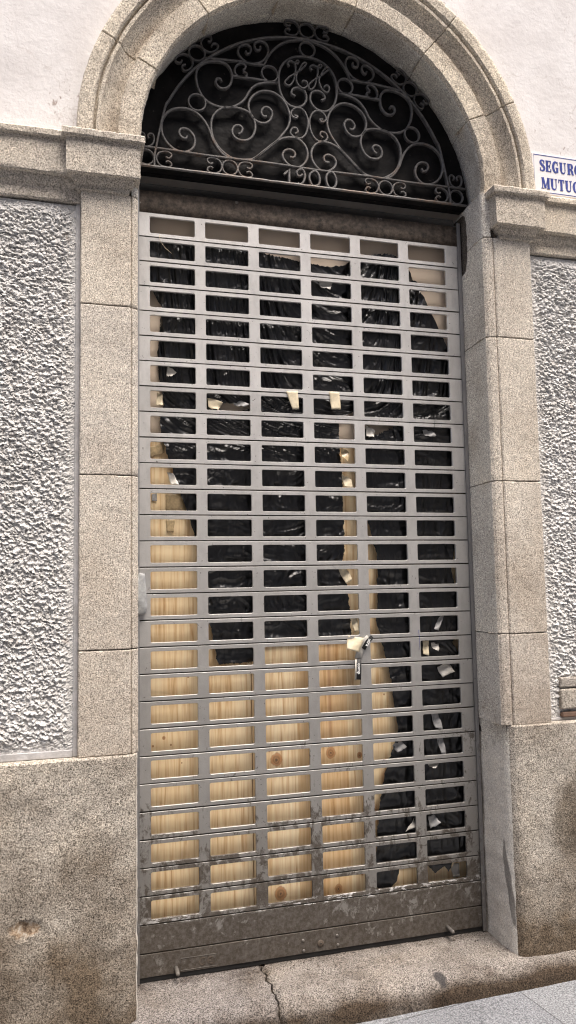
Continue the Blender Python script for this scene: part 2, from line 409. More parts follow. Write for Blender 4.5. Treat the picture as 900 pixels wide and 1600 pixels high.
def strip_block(name, prof, t0, t1, axis, mat, parent, step=.012, edge=.003, amp=.0012, amp2=.001, matfn=None, mats=None, bite=None, inward=(0, 1)):
    """extrude an open profile along x or z with rounded ends; profile tuples are (x,y) for axis z and (y,z) for axis x"""
    P = densify(prof, step)
    n = max(2, int((t1-t0)/step)); ts = [t0, t0+edge] + [t0+edge+(t1-t0-2*edge)*i/n for i in range(1, n)] + [t1-edge, t1]
    V = []
    for j, t in enumerate(ts):
        off = edge if j in (0, len(ts)-1) else 0
        for (a, b) in P:
            if axis == 'z': p = Vector((a, b, t))
            else: p = Vector((t, a, b))
            if off: p.y += off
            if bite: p = bite(p)
            V.append(p)
    V = wobble(V, amp, 30, amp2, 120)
    k = len(P); F = []; mi = []
    for j in range(len(ts)-1):
        for i in range(k-1):
            F.append((j*k+i, j*k+i+1, (j+1)*k+i+1, (j+1)*k+i))
            if matfn: mi.append(matfn(P[i], P[i+1]))
    # end caps: go straight back into the wall
    for j, tt in ((0, t0), (len(ts)-1, t1)):
        base = len(V)
        for i in range(k):
            q = V[j*k+i].copy(); q.y = max(q.y, -.14) if axis == 'z' else -.12
            V.append(q)
        for i in range(k-1):
            F.append((j*k+i, j*k+i+1, base+i+1, base+i)); mi.append(0) if matfn else None
    o = link_mesh(name, V, F, mats or mat, parent, True, mi if matfn else None)
    return fix_normals(o)

# pilasters: blocks stacked with open joints
LJ = [.858, 1.213, 1.817, 2.426, 2.842]
RJ = [.856, 1.214, 1.825, 2.420, 2.842]
def profR():
    return [(1.415,.10),(1.403,.01),(1.386,-.208),(1.387,-.216),(1.391,-.219),(1.393,-.2225),(1.398,-.2265),(1.422,-.2335),(1.426,-.2325),(1.4285,-.226),(1.431,-.2335),(1.436,YP),(1.598,YP),(1.6015,-.233),(1.602,-.20),(1.602,-.15)]
def profL():
    return [(-.030,.10),(-.024,.01),(-.021,-.205),(-.023,-.213),(-.026,-.217),(-.029,-.2205),(-.033,-.2245),(-.042,-.2315),(-.045,-.2305),(-.047,-.2265),(-.050,-.2335),(-.054,YP),(-.221,YP),(-.224,-.233),(-.2245,-.20),(-.2245,-.15)]
def mf(a, b): return 1 if (a[1] > -.21 and -.03 < (a[0]+b[0])/2 < 1.42 and abs(a[0]-b[0]) < .02) else 0
def chipbite(p):
    # broken inner edge of the right reveal, high up by the beam
    if p.x > 1.37 and p.y > -.09 and 2.76 < p.z < 3.05:
        e = .035*max(0, 1-abs(p.z-2.90)/.16)*(0.7+.6*N3(Vector((0, 3, p.z*38))))
        w = max(0, min(1, (p.y+.075)/.06))
        p = p.copy(); p.x += e*w*2.2
    return p
for nm, J, pf in (('L', LJ, profL()), ('R', RJ, profR())):
    for i in range(4):
        z1 = J[i+1]-.0018
        if nm == 'R' and i == 3: z1 = 2.842
        strip_block('jamb_block', pf, J[i]+.0018, z1, 'z', M['granite'], fac, mats=[M['granite'], M['granite_reveal']], matfn=mf, bite=chipbite if nm == 'R' else None)
# reveal continues up beside the impost to the springing
strip_block('reveal_block', [(1.415,.10),(1.403,.01),(1.386,-.208),(1.387,-.216),(1.391,-.2225),(1.40,-.2265),(1.42,-.23),(1.425,-.20)], 2.845, 3.038, 'z', M['granite_reveal'], fac, bite=chipbite)
strip_block('reveal_block', [(-.030,.10),(-.024,.01),(-.021,-.205),(-.023,-.213),(-.029,-.2205),(-.033,-.2245),(-.045,-.23),(-.047,-.20)], 2.845, 3.038, 'z', M['granite_reveal'], fac)
boxes('mortar_core', M['mortar'], fac, [(-.215, -.036, -.218, .09, .80, 3.03), (1.408, 1.595, -.218, .09, .80, 3.03)])

# plinth: two big battered blocks
def plinth(x0, x1, flip):
    yp = -.248
    def pts():
        xs = [x0 + (x1-x0)*i/ max(2, int((x1-x0)/.013)) for i in range(int((x1-x0)/.013)+1)]
        return xs
    # profile across in plan, incl. the reveal
    if flip:   # left block, inner corner at x1
        prof = [(x0, yp)] + [(x1-.045, yp), (x1-.022, yp+.003), (x1-.008, yp+.012), (x1, yp+.032), (x1+.002, -.15), (x1+.004, .0), (x1+.004, .1)]
    else:
        prof = [(x0+.008, .1), (x0+.004, .0), (x0-.004, -.12), (x0-.002, yp+.045), (x0+.006, yp+.022), (x0+.022, yp+.006), (x0+.048, yp), (x1, yp)]
    P = densify(prof, .014)
    zs = [-.15 + (.853+.15)*i/72 for i in range(73)]
    rows = [(z, 0, 0) for z in zs] + [(.857, .004, 0), (.859, .013, 0), (.859, .05, 0), (.859, .10, 0)]
    V = []
    for (z, dy, _) in rows:
        for (x, y) in P:
            p = Vector((x, y, z))
            front = y < -.19
            if dy: p.y += dy
            a = .0045*N3(Vector((x*7, z*7, 1)))+.003*N3(Vector((x*22, z*22, 4)))+.0022*N3(Vector((x*60, z*60, y*60)))
            if front: p.y += a
            else: p.x += a*(1 if flip else -1)
            # the lower third has been worn to a slightly set-back corner
            if flip and x > x1-.06 and z < .33: p.x += .006*N3(Vector((0, 2, z*20)))
            V.append(p)
    for p in V:
        if flip and p.y < -.2:
            d_ = math.hypot((p.x+.385)/.06, (p.z-.335)/.028) + .5*N3(Vector((p.x*45, p.z*45, 0)))
            if d_ < 1: p.y += .010*min(1, (1-d_)*3)
    V = wobble(V, .0012, 30, .0015, 120)
    k = len(P); F = []; mi = []
    for j in range(len(rows)-1):
        for i in range(k-1):
            F.append((j*k+i, j*k+i+1, (j+1)*k+i+1, (j+1)*k+i))
            mi.append(1 if (P[i][1] > yp+.02 and P[i+1][1] > yp+.02) else 0)
    return fix_normals(link_mesh('plinth_block', V, F, [M['granite_plinth'], M['granite_reveal']], fac, True, mi))
plinth(-1.35, -.0255, True)
plinth(1.405, 2.7, False)
boxes('mortar_core', M['mortar'], fac, [(-1.5, -.06, -.19, .09, -.15, .84), (1.44, 3.0, -.19, .09, -.15, .84)])

# roughcast panels: real relief
def rough_panel(x0, x1, z0, z1, res, yb):
    nx = int((x1-x0)/res); nz = int((z1-z0)/res)
    V = []; F = []
    for j in range(nz+1):
        z = z0+(z1-z0)*j/nz
        for i in range(nx+1):
            x = x0+(x1-x0)*i/nx
            wx = x + .012*N3(Vector((x*20, z*20, 8))); wz = z + .010*N3(Vector((x*20, z*20, 3))) + .12*x
            n1 = N3(Vector((wx*62, wz*100, 0))); n2 = N3(Vector((wx*135, wz*185, 5))); n3 = N3(Vector((wx*15, wz*21, 2)))
            h = .42 + .85*n1 + .85*n2 + .35*n3 - .25*abs(N3(Vector((wx*90, wz*100, 9))))
            h = max(0, h)**.75
            ed = min(x-x0, x1-x, z-z0, z1-z)
            w = min(1, max(0, (ed-.006)/.035)); w = .12 + .88*w
            V.append((x, yb - .0135*h*w + .0045*N3(Vector((x*230, z*260, 1))), z - .006*h*w))
    k = nx+1
    for j in range(nz):
        for i in range(nx): F.append((j*k+i, j*k+i+1, (j+1)*k+i+1, (j+1)*k+i))
    return V, F
V, F = rough_panel(-1.3, -.2395, .885, 2.795, .0042, YPAN)
link_mesh('roughcast_panel', V, F, M['rough'], fac, False)
V, F = rough_panel(1.612, 2.45, .872, 2.795, .0042, YPAN)
link_mesh('roughcast_panel', V, F, M['rough'], fac, False)
boxes('panel_margin', M['cement'], fac, [(-.240, -.2245, YPAN-.006, -.15, .86, 2.80), (-1.35, -.2402, YPAN-.010, -.15, .86, .884),
 (1.6025, 1.611, YPAN-.003, -.15, .86, 2.80), (1.6112, 2.7, YPAN-.008, -.15, .86, .871),
 (-1.5, -.2402, YPAN+.012, -.15, .8842, 2.80), (1.6112, 3, YPAN+.012, -.15, .8712, 2.80)], .002)
# old masonry exposed where the render has fallen off, low on the right
boxes('exposed_stone', M['granite_plinth'], fac, [(1.655,1.80,YPAN-.024,-.17,.905,.985), (1.655,1.90,YPAN-.023,-.17,.99,1.03)], .006)
boxes('exposed_brick', M['brick'], fac, [(1.66, 1.9, YPAN-.020, -.17, .873, .893)], .004)

# imposts and cornice: moulded stone
def impost_prof(y0, back, zb):   # (y,z) from top back to bottom
    return [(back, 3.052), (y0-.004, 3.043), (y0-.011, 3.039), (y0-.015, 3.034), (y0-.015, 3.014), (y0-.012, 3.010), (y0-.002, 3.009),
            (y0, 3.002), (y0, 2.886), (y0+.003, 2.883), (y0+.018, 2.883), (y0+.022, 2.876), (y0+.028, 2.864), (y0+.038, 2.857), (y0+.038, 2.842), (y0+.046, zb), (back, zb)]
def moulding(name, x0, x1, y0, back, zb, mat, capL=False, capR=False, endedge=.002):
    prof = impost_prof(y0, back, zb)
    def dn(prof):
        return densify(prof, .011)
    P = dn(prof)
    # mitred returns at open ends
    n = max(2, int((x1-x0)/.012)); V = []; rows = []
    y00 = YP if abs(y0+.285) < .01 else YP
    if capL: rows += [('L', t) for t in (0, .4, .8, .97)]
    rows += [('M', i/n) for i in range(n+1)]
    if capR: rows += [('R', t) for t in (.97, .8, .4, 0)]
    for kind, t in rows:
        for (y, z) in P:
            proj = max(0, (YP if True else 0) - y)           # how far this bit stands out
            if kind == 'M': V.append(Vector((x0 - (proj if capL else 0) + ((x1 + (proj if capR else 0)) - (x0 - (proj if capL else 0)))*t, y, z)))
            elif kind == 'L': V.append(Vector((x0 - proj, back + (y-back)*t, z)))
            else: V.append(Vector((x1 + proj, back + (y-back)*t, z)))
    V = wobble(V, .0022, 28, .0022, 75)
    k = len(P); F = [(j*k+i, j*k+i+1, (j+1)*k+i+1, (j+1)*k+i) for j in range(len(rows)-1) for i in range(k-1)]
    b = len(V)
    for j, fl in ((0, capL), (len(rows)-1, capR)):
        F.append(tuple(j*k+i for i in range(k)))
    return fix_normals(link_mesh(name, V, F, mat, fac, True))
moulding('impost', -.228, -.066, -.285, -.12, 2.838, M['granite_impost'], True, True)
moulding('impost', 1.467, 1.602, -.285, -.12, 2.838, M['granite_impost'], True, True)
def cornice(x0, x1):
    y0 = -.255
    prof = [(-.15,3.050),(y0-.004,3.043),(y0-.010,3.038),(y0-.014,3.033),(y0-.014,3.014),(y0-.011,3.010),(y0-.002,3.009),(y0,3.003),(y0,2.888),(y0+.003,2.884),
            (y0+.018,2.883),(y0+.020,2.872),(y0+.024,2.858),(y0+.034,2.848),(y0+.036,2.843),(y0+.034,2.806),(y0+.038,2.801),(-.15,2.800)]
    P = densify(prof, .012); n = int((x1-x0)/.014)
    V = wobble([Vector((x0+(x1-x0)*j/n, y, z)) for j in range(n+1) for (y, z) in P], .0022, 26, .0022, 75)
    k = len(P); F = [(j*k+i, j*k+i+1, (j+1)*k+i+1, (j+1)*k+i) for j in range(n) for i in range(k-1)]
    fix_normals(link_mesh('cornice', V, F, M['granite_impost'], fac, True))
cornice(-1.4, -.2235); cornice(1.6015, 2.75)

# archivolt voussoirs
arch_prof = [(.741,-.015),(.702,-.214),(.7045,-.230),(.711,-.239),(.778,-.241),(.786,-.240),(.788,-.226),(.797,-.222),(.812,-.224),(.828,-.231),(.842,-.243),(.850,-.256),(.853,-.264),(.864,-.265),(.8665,-.249),(.8725,-.248),(.875,-.264),(.881,-.272),(.918,-.274),(.928,-.270),(.931,-.260),(.931,-.17)]
P = densify(arch_prof, .009)
joints = [-1.6, 24.06, 50.4, 77.5, 103.2, 129.2, 155.7, 181.6]
pm = []
for a, b in zip(P[:-1], P[1:]): pm.append(1 if (a[0] < .7415 and a[1] > -.215 and b[0] < .7415) else 0)
def voussoir(a0, a1, first=False, last=False):
    gap = .0022/.8; A0 = rad(a0)+gap/2; A1 = rad(a1)-gap/2
    n = int((A1-A0)/.016); angs = [A0, A0+.004] + [A0+.004+(A1-A0-.008)*i/n for i in range(1, n)] + [A1-.004, A1]
    V = []; k = len(P)
    for j, an in enumerate(angs):
        e = .004 if j in (0, len(angs)-1) else 0
        for (r, y) in P:
            if r > .72 and y > -.2: e_ = 0
            else: e_ = e
            rr = r + (e_ if r < .703 and y > -.22 else 0)
            x = AXC + rr*math.cos(an) + (max(0, y+.212)*.04 if r < .745 else 0); z = SPR + rr*math.sin(an) + (max(0, y+.212)*.02 if r < .745 else 0)
            yy = y + (e_ if y < -.22 else 0)
            # rough knocked corner near the right springer
            if a0 < 0 and r < .80 and an < .16:
                w = max(0, 1-an/.16)*max(0, 1-abs(r-.725)/.07)
                if y < -.15: yy += .020*w*(.6+.8*N3(Vector((x*60, z*60, 2))))
            V.append(Vector((x, yy, z)))
    V = wobble(V, .0022, 24, .0014, 110)
    F = []; mi = []
    for j in range(len(angs)-1):
        for i in range(k-1):
            F.append((j*k+i, j*k+i+1, (j+1)*k+i+1, (j+1)*k+i)); mi.append(pm[i])
    for j in (0, len(angs)-1):
        b = len(V)
        for i in range(k):
            q = V[j*k+i].copy(); q.y = max(q.y, -.12); V.append(q)
        for i in range(k-1): F.append((j*k+i, j*k+i+1, b+i+1, b+i)); mi.append(0)
    return fix_normals(link_mesh('voussoir', V, F, [M['granite_arch'], M['granite_reveal']], fac, True, mi))
for a0, a1 in zip(joints[:-1], joints[1:]): voussoir(a0, a1)
# dark bed behind the joints
V = []; F = []
for i in range(65):
    an = math.pi*i/64
    for r, y in ((.768,.02),(.712,-.205),(.90,-.22),(.90,-.15)):
        V.append((AXC+r*math.cos(an), y, SPR+r*math.sin(an)))
for i in range(64):
    for k in range(3): F.append((i*4+k, i*4+k+1, (i+1)*4+k+1, (i+1)*4+k))
link_mesh('mortar_bed', V, F, M['mortar'], fac, True)

# plaster wall above, with the round-headed gap
V = []; F = []
X0, X1, ZT = -2.4, 4.2, 6.2
K = 48
for i in range(K+1):
    an = math.pi*i/K; c_, s_ = math.cos(an), math.sin(an)
    tx = (X1-AXC)/c_ if c_ > 1e-6 else ((X0-AXC)/c_ if c_ < -1e-6 else 1e9)
    tz = (ZT-SPR)/s_ if s_ > 1e-6 else 1e9
    R = min(tx, tz)
    for q in range(13):
        t = (q/12)**1.7; r = .915 + (R-.915)*t
        x = AXC+r*c_; z = SPR+r*s_
        V.append((x, YW + .006*N3(Vector((x*3.5, z*3.5, 0))) + .0025*N3(Vector((x*14, z*14, 2))), z))
for i in range(K):
    for q in range(12): F.append((i*13+q, (i+1)*13+q, (i+1)*13+q+1, i*13+q+1))
wall = link_mesh('upper_wall', V, F, M['plaster'], fac, True)
boxes('side_wall', M['plaster'], fac, [(X0, -.23, YW+.012, .0, 3.0, 3.06), (1.61, X1, YW+.012, .0, 3.0, 3.06), (X0, -1.32, -.19, .0, -.15, 3.0), (2.5, X1, -.19, 0, -.15, 3.0)])
boxes('inner_wall', M['wallfar'], fac, [(X0, -.04, .10, 3, -.15, 6.2), (1.43, X1, .10, 3, -.15, 6.2), (-.04, 1.43, .10, 3, 3.0, 6.2)])

# ------------------------------------------------------------------ rolling shutter
sh = thing('rolling_shutter', (.69, 0, 0), 'grey perforated metal rolling shutter closed across the arched doorway', 'shutter')
W = 1.3857
WIN = [(.0422,.2218),(.2624,.4409),(.4838,.6623),(.7055,.8836),(.9271,1.1056),(1.1495,1.3278)]
YF, YB = -.006, .004
def rrect(x0, x1, z0, z1, r, n=4):
    pts = []; sd = []
    for k, (cx, cz, a) in enumerate(((x1-r, z1-r, 0), (x0+r, z1-r, 90), (x0+r, z0+r, 180), (x1-r, z0+r, 270))):
        for i in range(n+1):
            an = rad(a + 90*i/n); pts.append((cx+r*math.cos(an), cz+r*math.sin(an))); sd.append(k)
    return pts, sd
def slat(k, windows=True, zt=None, zb=None):
    zt = 2.9-.1*k if zt is None else zt; zb = zt-.1 if zb is None else zb
    T = zt-.0042; B = zb+.0020
    dy = random.uniform(-.0006, .0006); ws = [random.uniform(-.0008,.0008) for _ in range(8)]
    mb = MB()
    xb = [.0] + [(WIN[i][1]+WIN[i+1][0])/2 for i in range(5)] + [W]
    if windows:
        for c in range(6):
            ox0, ox1 = xb[c], xb[c+1]
            wx0, wx1 = WIN[c]; jx = 0
            z1 = zt-.0165; z0 = zt-.0855
            inner, sd = rrect(wx0+jx, wx1+jx, z0, z1, .007)
            inner2, _ = rrect(wx0+jx+.0009, wx1+jx-.0009, z0+.0009, z1-.0009, .006)
            corners = [(ox1, T), (ox0, T), (ox0, B), (ox1, B)]
            n = len(inner)
            V = [(x, YF+dy, z) for x, z in inner] + [(x, YF+dy, z) for x, z in corners] + [(x, YF+dy+.0009, z) for x, z in inner2] + [(x, YB+dy, z) for x, z in inner2] + [(x, YB+dy, z) for x, z in corners]
            F = []
            for i in range(n):
                j = (i+1) % n
                if sd[i] == sd[j] : F.append((i, j, n+sd[i]))
                else: F.append((i, j, n+sd[j], n+sd[i]))
                F.append((i, n+4+i, n+4+j, j))
                F.append((n+4+i, 2*n+4+i, 2*n+4+j, n+4+j))
                if sd[i] == sd[j]: F.append((2*n+4+j, 2*n+4+i, 3*n+4+sd[i]))
                else: F.append((2*n+4+j, 2*n+4+i, 3*n+4+sd[i], 3*n+4+sd[j]))
            mb.add(V, F)
    else:
        V = []
        nx = 40
        for i in range(nx+1):
            x = W*i/nx
            for z in (T, (T+B)/2, B):
                V.append((x, YF+dy+.0007*N3(Vector((x*6, z*9, k))), z))
        F = [(i*3+q, i*3+q+1, (i+1)*3+q+1, (i+1)*3+q) for i in range(nx) for q in range(2)]
        mb.add(V, F)
    # rolled top lip and bottom hook, full width
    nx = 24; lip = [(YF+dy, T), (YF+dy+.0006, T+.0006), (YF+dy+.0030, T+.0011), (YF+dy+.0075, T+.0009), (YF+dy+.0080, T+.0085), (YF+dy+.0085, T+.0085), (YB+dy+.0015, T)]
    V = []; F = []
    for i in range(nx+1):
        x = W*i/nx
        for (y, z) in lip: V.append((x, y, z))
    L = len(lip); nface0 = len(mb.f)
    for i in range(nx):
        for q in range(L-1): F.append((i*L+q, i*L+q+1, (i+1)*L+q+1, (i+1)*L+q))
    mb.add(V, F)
    bot = [(YF+dy, B), (YF+dy+.0010, B-.0005), (YF+dy+.0022, B-.0003), (YF+dy+.0024, B+.003)]
    V = []; F = []
    for i in range(nx+1):
        x = W*i/nx
        for (y, z) in bot: V.append((x, y, z))
    for i in range(nx):
        for q in range(3): F.append((i*4+q, i*4+q+1, (i+1)*4+q+1, (i+1)*4+q))
    mb.add(V, F)
    mb.v = [(x, y + .0012*N3(Vector((x*3, k*1.7, 0))), z + ws[0]*.5 + (ws[1])*(x/W-.5)) for (x, y, z) in mb.v]
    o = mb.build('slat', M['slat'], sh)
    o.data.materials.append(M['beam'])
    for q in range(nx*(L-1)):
        if q % (L-1) >= 2: o.data.polygons[nface0+q].material_index = 1  # inner lip coloured dark: joint grime, and the gap's shade put into colour
    return o
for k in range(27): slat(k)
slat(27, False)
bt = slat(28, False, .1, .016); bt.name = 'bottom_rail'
mb = MB(); mb.box(.0, W, -.002, .006, .0, .016); mb.build('rubber_seal', M['black'], sh)
# guides
def guide(x0, x1, z0, z1):
    mb = MB(); s = 1 if x1 > x0 else -1
    pr = [(x0, -.012), (x0, -.016), (x1, -.016), (x1, .02), (x0, .02), (x0, .016), (x1-s*.002, .016), (x1-s*.002, -.012)]
    V = [(x, y, z) for z in (z0, z1) for (x, y) in pr]; n = len(pr)
    mb.add(V, [(i, (i+1) % n, n+(i+1) % n, n+i) for i in range(n)] + [tuple(range(n)), tuple(range(n, 2*n))])
    o = mb.build('guide_rail', M['guide'], sh); fix_normals(o)
guide(1.3775+.006, 1.3995, .002, 3.0); guide(.001, -.012, .002, 3.0)
# shutter-box beam above
mb = MB(); nx = 40; V = []; F = []
prof = [(.012, 2.895), (.0, 2.903), (-.003, 2.93), (-.003, 2.988), (.03, 2.994), (.06, 3.05)]
for i in range(nx+1):
    x = -.02 + 1.425*i/nx
    for (y, z) in prof: V.append((x, y + .002*N3(Vector((x*9, z*20, 0))), z))
for i in range(nx):
    for q in range(5): F.append((i*6+q, i*6+q+1, (i+1)*6+q+1, (i+1)*6+q))
link_mesh('shutter_box', V, F, [M['beam'], M['plate']], sh, True, [1 if i % 5 >= 3 else 0 for i in range(nx*5)])  # recess above the beam coloured black to stand in for its shade
# lock, rivets, ground pins, stamped plate
def disc(x, z, r, h, name, mat, slot=False):
    mb = MB(); V = []; F = []; n = 20; rings = [(r, 0), (r, h*.5), (r*.8, h*.85), (r*.4, h), (0.0005, h*1.02)]
    for rr, hh in rings:
        for k in range(n): V.append((x+rr*math.cos(2*math.pi*k/n), -.0062-hh, z+rr*math.sin(2*math.pi*k/n)))
    for j in range(len(rings)-1):
        for k in range(n): F.append((j*n+k, j*n+(k+1)%n, (j+1)*n+(k+1)%n, (j+1)*n+k))
    mb.add(V, F); o = mb.build(name, mat, sh, True)
    if slot:
        m2 = MB(); m2.box(x-.0035, x+.0035, -.0062-h*1.15, -.006, z-.0015, z+.0015); m2.build('keyhole', M['black'], o)
disc(.689, .046, .013, .004, 'lock_cylinder', M['beam'], True)
for x, z in ((.619,.066),(.621,.028),(.757,.066),(.759,.031)): disc(x, z, .0058, .004, 'rivet', M['bolt'])
for x, z in ((.133,.036),(1.228,.036)):
    mb = MB(); mb.tube([(x,.0,z),(x,-.052,z-.001),(x,-.058,z-.001)], [.0075,.0075,.0055], 12); mb.build('ground_pin', M['bolt'], sh, True)
# stamped plate outline + CE mark (pressed lettering)
mb = MB(); yy = -.0068
def ribbon(mb, pts, w, y0, y1, closed=False):
    n = len(pts); V = []; F = []
    for i, p in enumerate(pts):
        a = pts[i-1] if (i > 0 or closed) else pts[i]; b = pts[(i+1) % n] if (i < n-1 or closed) else pts[i]
        tx, tz = b[0]-a[0], b[1]-a[1]; L = math.hypot(tx, tz) or 1; nx_, nz_ = -tz/L, tx/L
        ww = w[i] if isinstance(w, (list, tuple)) else w
        for s in (1, -1):
            for y in (y0, y1): V.append((p[0]+nx_*ww/2*s, y, p[1]+nz_*ww/2*s))
    m_ = n if closed else n-1
    for i in range(m_):
        j = (i+1) % n; a, b = i*4, j*4
        F += [(a, b, b+2, a+2), (a+1, a+3, b+3, b+1), (a, a+1, b+1, b), (a+2, b+2, b+3, a+3)]
    if not closed: F += [(0, 2, 3, 1), ((n-1)*4, (n-1)*4+1, (n-1)*4+3, (n-1)*4+2)]
    mb.add(V, F)
def arc(cx, cz, rx, rz, a0, a1, n=12):
    return [(cx+rx*math.cos(rad(a0+(a1-a0)*i/n)), cz+rz*math.sin(rad(a0+(a1-a0)*i/n))) for i in range(n+1)]
ribbon(mb, [(.150,.066),(.279,.066),(.279,.024),(.150,.024)], .0012, yy, -.004, True)
pl = mb.build('maker_plate', M['bolt'], sh)
mb = MB(); ribbon(mb, arc(.232,.045,.012,.012,60,300), .0035, yy-.0004, -.004); ribbon(mb, arc(.262,.045,.012,.012,60,300), .0035, yy-.0004, -.004); ribbon(mb, [(.251,.045),(.262,.045)], .0035, yy-.0004, -.004)
mb.build('mark', M['beam'], pl)

# grey sealant lump squeezed in on the left edge of the shutter
bm = bmesh.new(); bmesh.ops.create_icosphere(bm, subdivisions=4, radius=1)
for v in bm.verts:
    p = v.co.copy(); d = 1+.22*N3(p*1.6)+.08*N3(p*5)
    sx = math.copysign(abs(p.x)**.6, p.x); sz = math.copysign(abs(p.z)**.55, p.z)
    v.co = Vector((sx*.022*d*(1-.25*p.z) - .001, p.y*.014*d, sz*.073*d))
me = bpy.data.meshes.new('sealant_lump'); bm.to_mesh(me); bm.free(); me.materials.append(M['sealant'])
me.polygons.foreach_set('use_smooth', [True]*len(me.polygons))
o = bpy.data.objects.new('sealant_lump', me); COL.objects.link(o); o.location = (.008, -.016, 1.402)
tag(o, 'grey lump of hardened sealant at the left edge of the shutter halfway up', 'sealant')

# ------------------------------------------------------------------ fanlight grille
AX = .6955
gr = thing('fanlight_grille', (AX, -.05, 3.05), 'black wrought iron half-round grille with scrolls, HH and 1900 above the shutter', 'iron grille')
def cr(pts, n=6, closed=False):
    P = [Vector(p) for p in pts]; out = []
    m_ = len(P)
    rngi = range(m_) if closed else range(m_-1)
    for i in rngi:
        p0 = P[(i-1) % m_] if (closed or i > 0) else P[0]*2-P[1]
        p1 = P[i]; p2 = P[(i+1) % m_]
        p3 = P[(i+2) % m_] if (closed or i < m_-2) else P[-1]*2-P[-2]
        for k in range(n):
            t = k/n
            out.append(.5*((2*p1)+(-p0+p2)*t+(2*p0-5*p1+4*p2-p3)*t*t+(-p0+3*p1-3*p2+p3)*t**3))
    if not closed: out.append(P[-1])
    return [(q[0], q[1]) for q in out]
def bar(name, pts, w=.0072, y0=-.057, y1=-.043, parent=gr, closed=False, smooth_n=6, mat='iron'):
    q = cr(pts, smooth_n, closed) if smooth_n else pts
    P = []
    for i, p in enumerate(q):
        P.append((p[0]+.0006*N3(Vector((p[0]*30, p[1]*30, 1))), p[1]+.0006*N3(Vector((p[0]*30, p[1]*30, 6)))))
    mb = MB()
    # octagonal-ish section: bevelled band
    n = len(P); V = []; F = []; b = w*.28
    sec = [(-w/2, y1), (-w/2, y0+b), (-w/2+b, y0), (w/2-b, y0), (w/2, y0+b), (w/2, y1)]
    S = len(sec)
    for i, p in enumerate(P):
        a = P[i-1] if (i > 0 or closed) else P[i]; c = P[(i+1) % n] if (i < n-1 or closed) else P[i]
        tx, tz = c[0]-a[0], c[1]-a[1]; L = math.hypot(tx, tz) or 1; nx_, nz_ = -tz/L, tx/L
        for (s, y) in sec: V.append((p[0]+nx_*s, y, p[1]+nz_*s))
    m_ = n if closed else n-1
    for i in range(m_):
        j = (i+1) % n
        for k in range(S): F.append((i*S+k, j*S+k, j*S+(k+1)%S, i*S+(k+1)%S))
    if not closed: F += [tuple(range(S))[::-1], tuple((n-1)*S+k for k in range(S))]
    mb.add(V, F)
    return fix_normals(mb.build(name, M[mat], parent))
mir = lambda P: [(2*AX-x, z) for x, z in P]
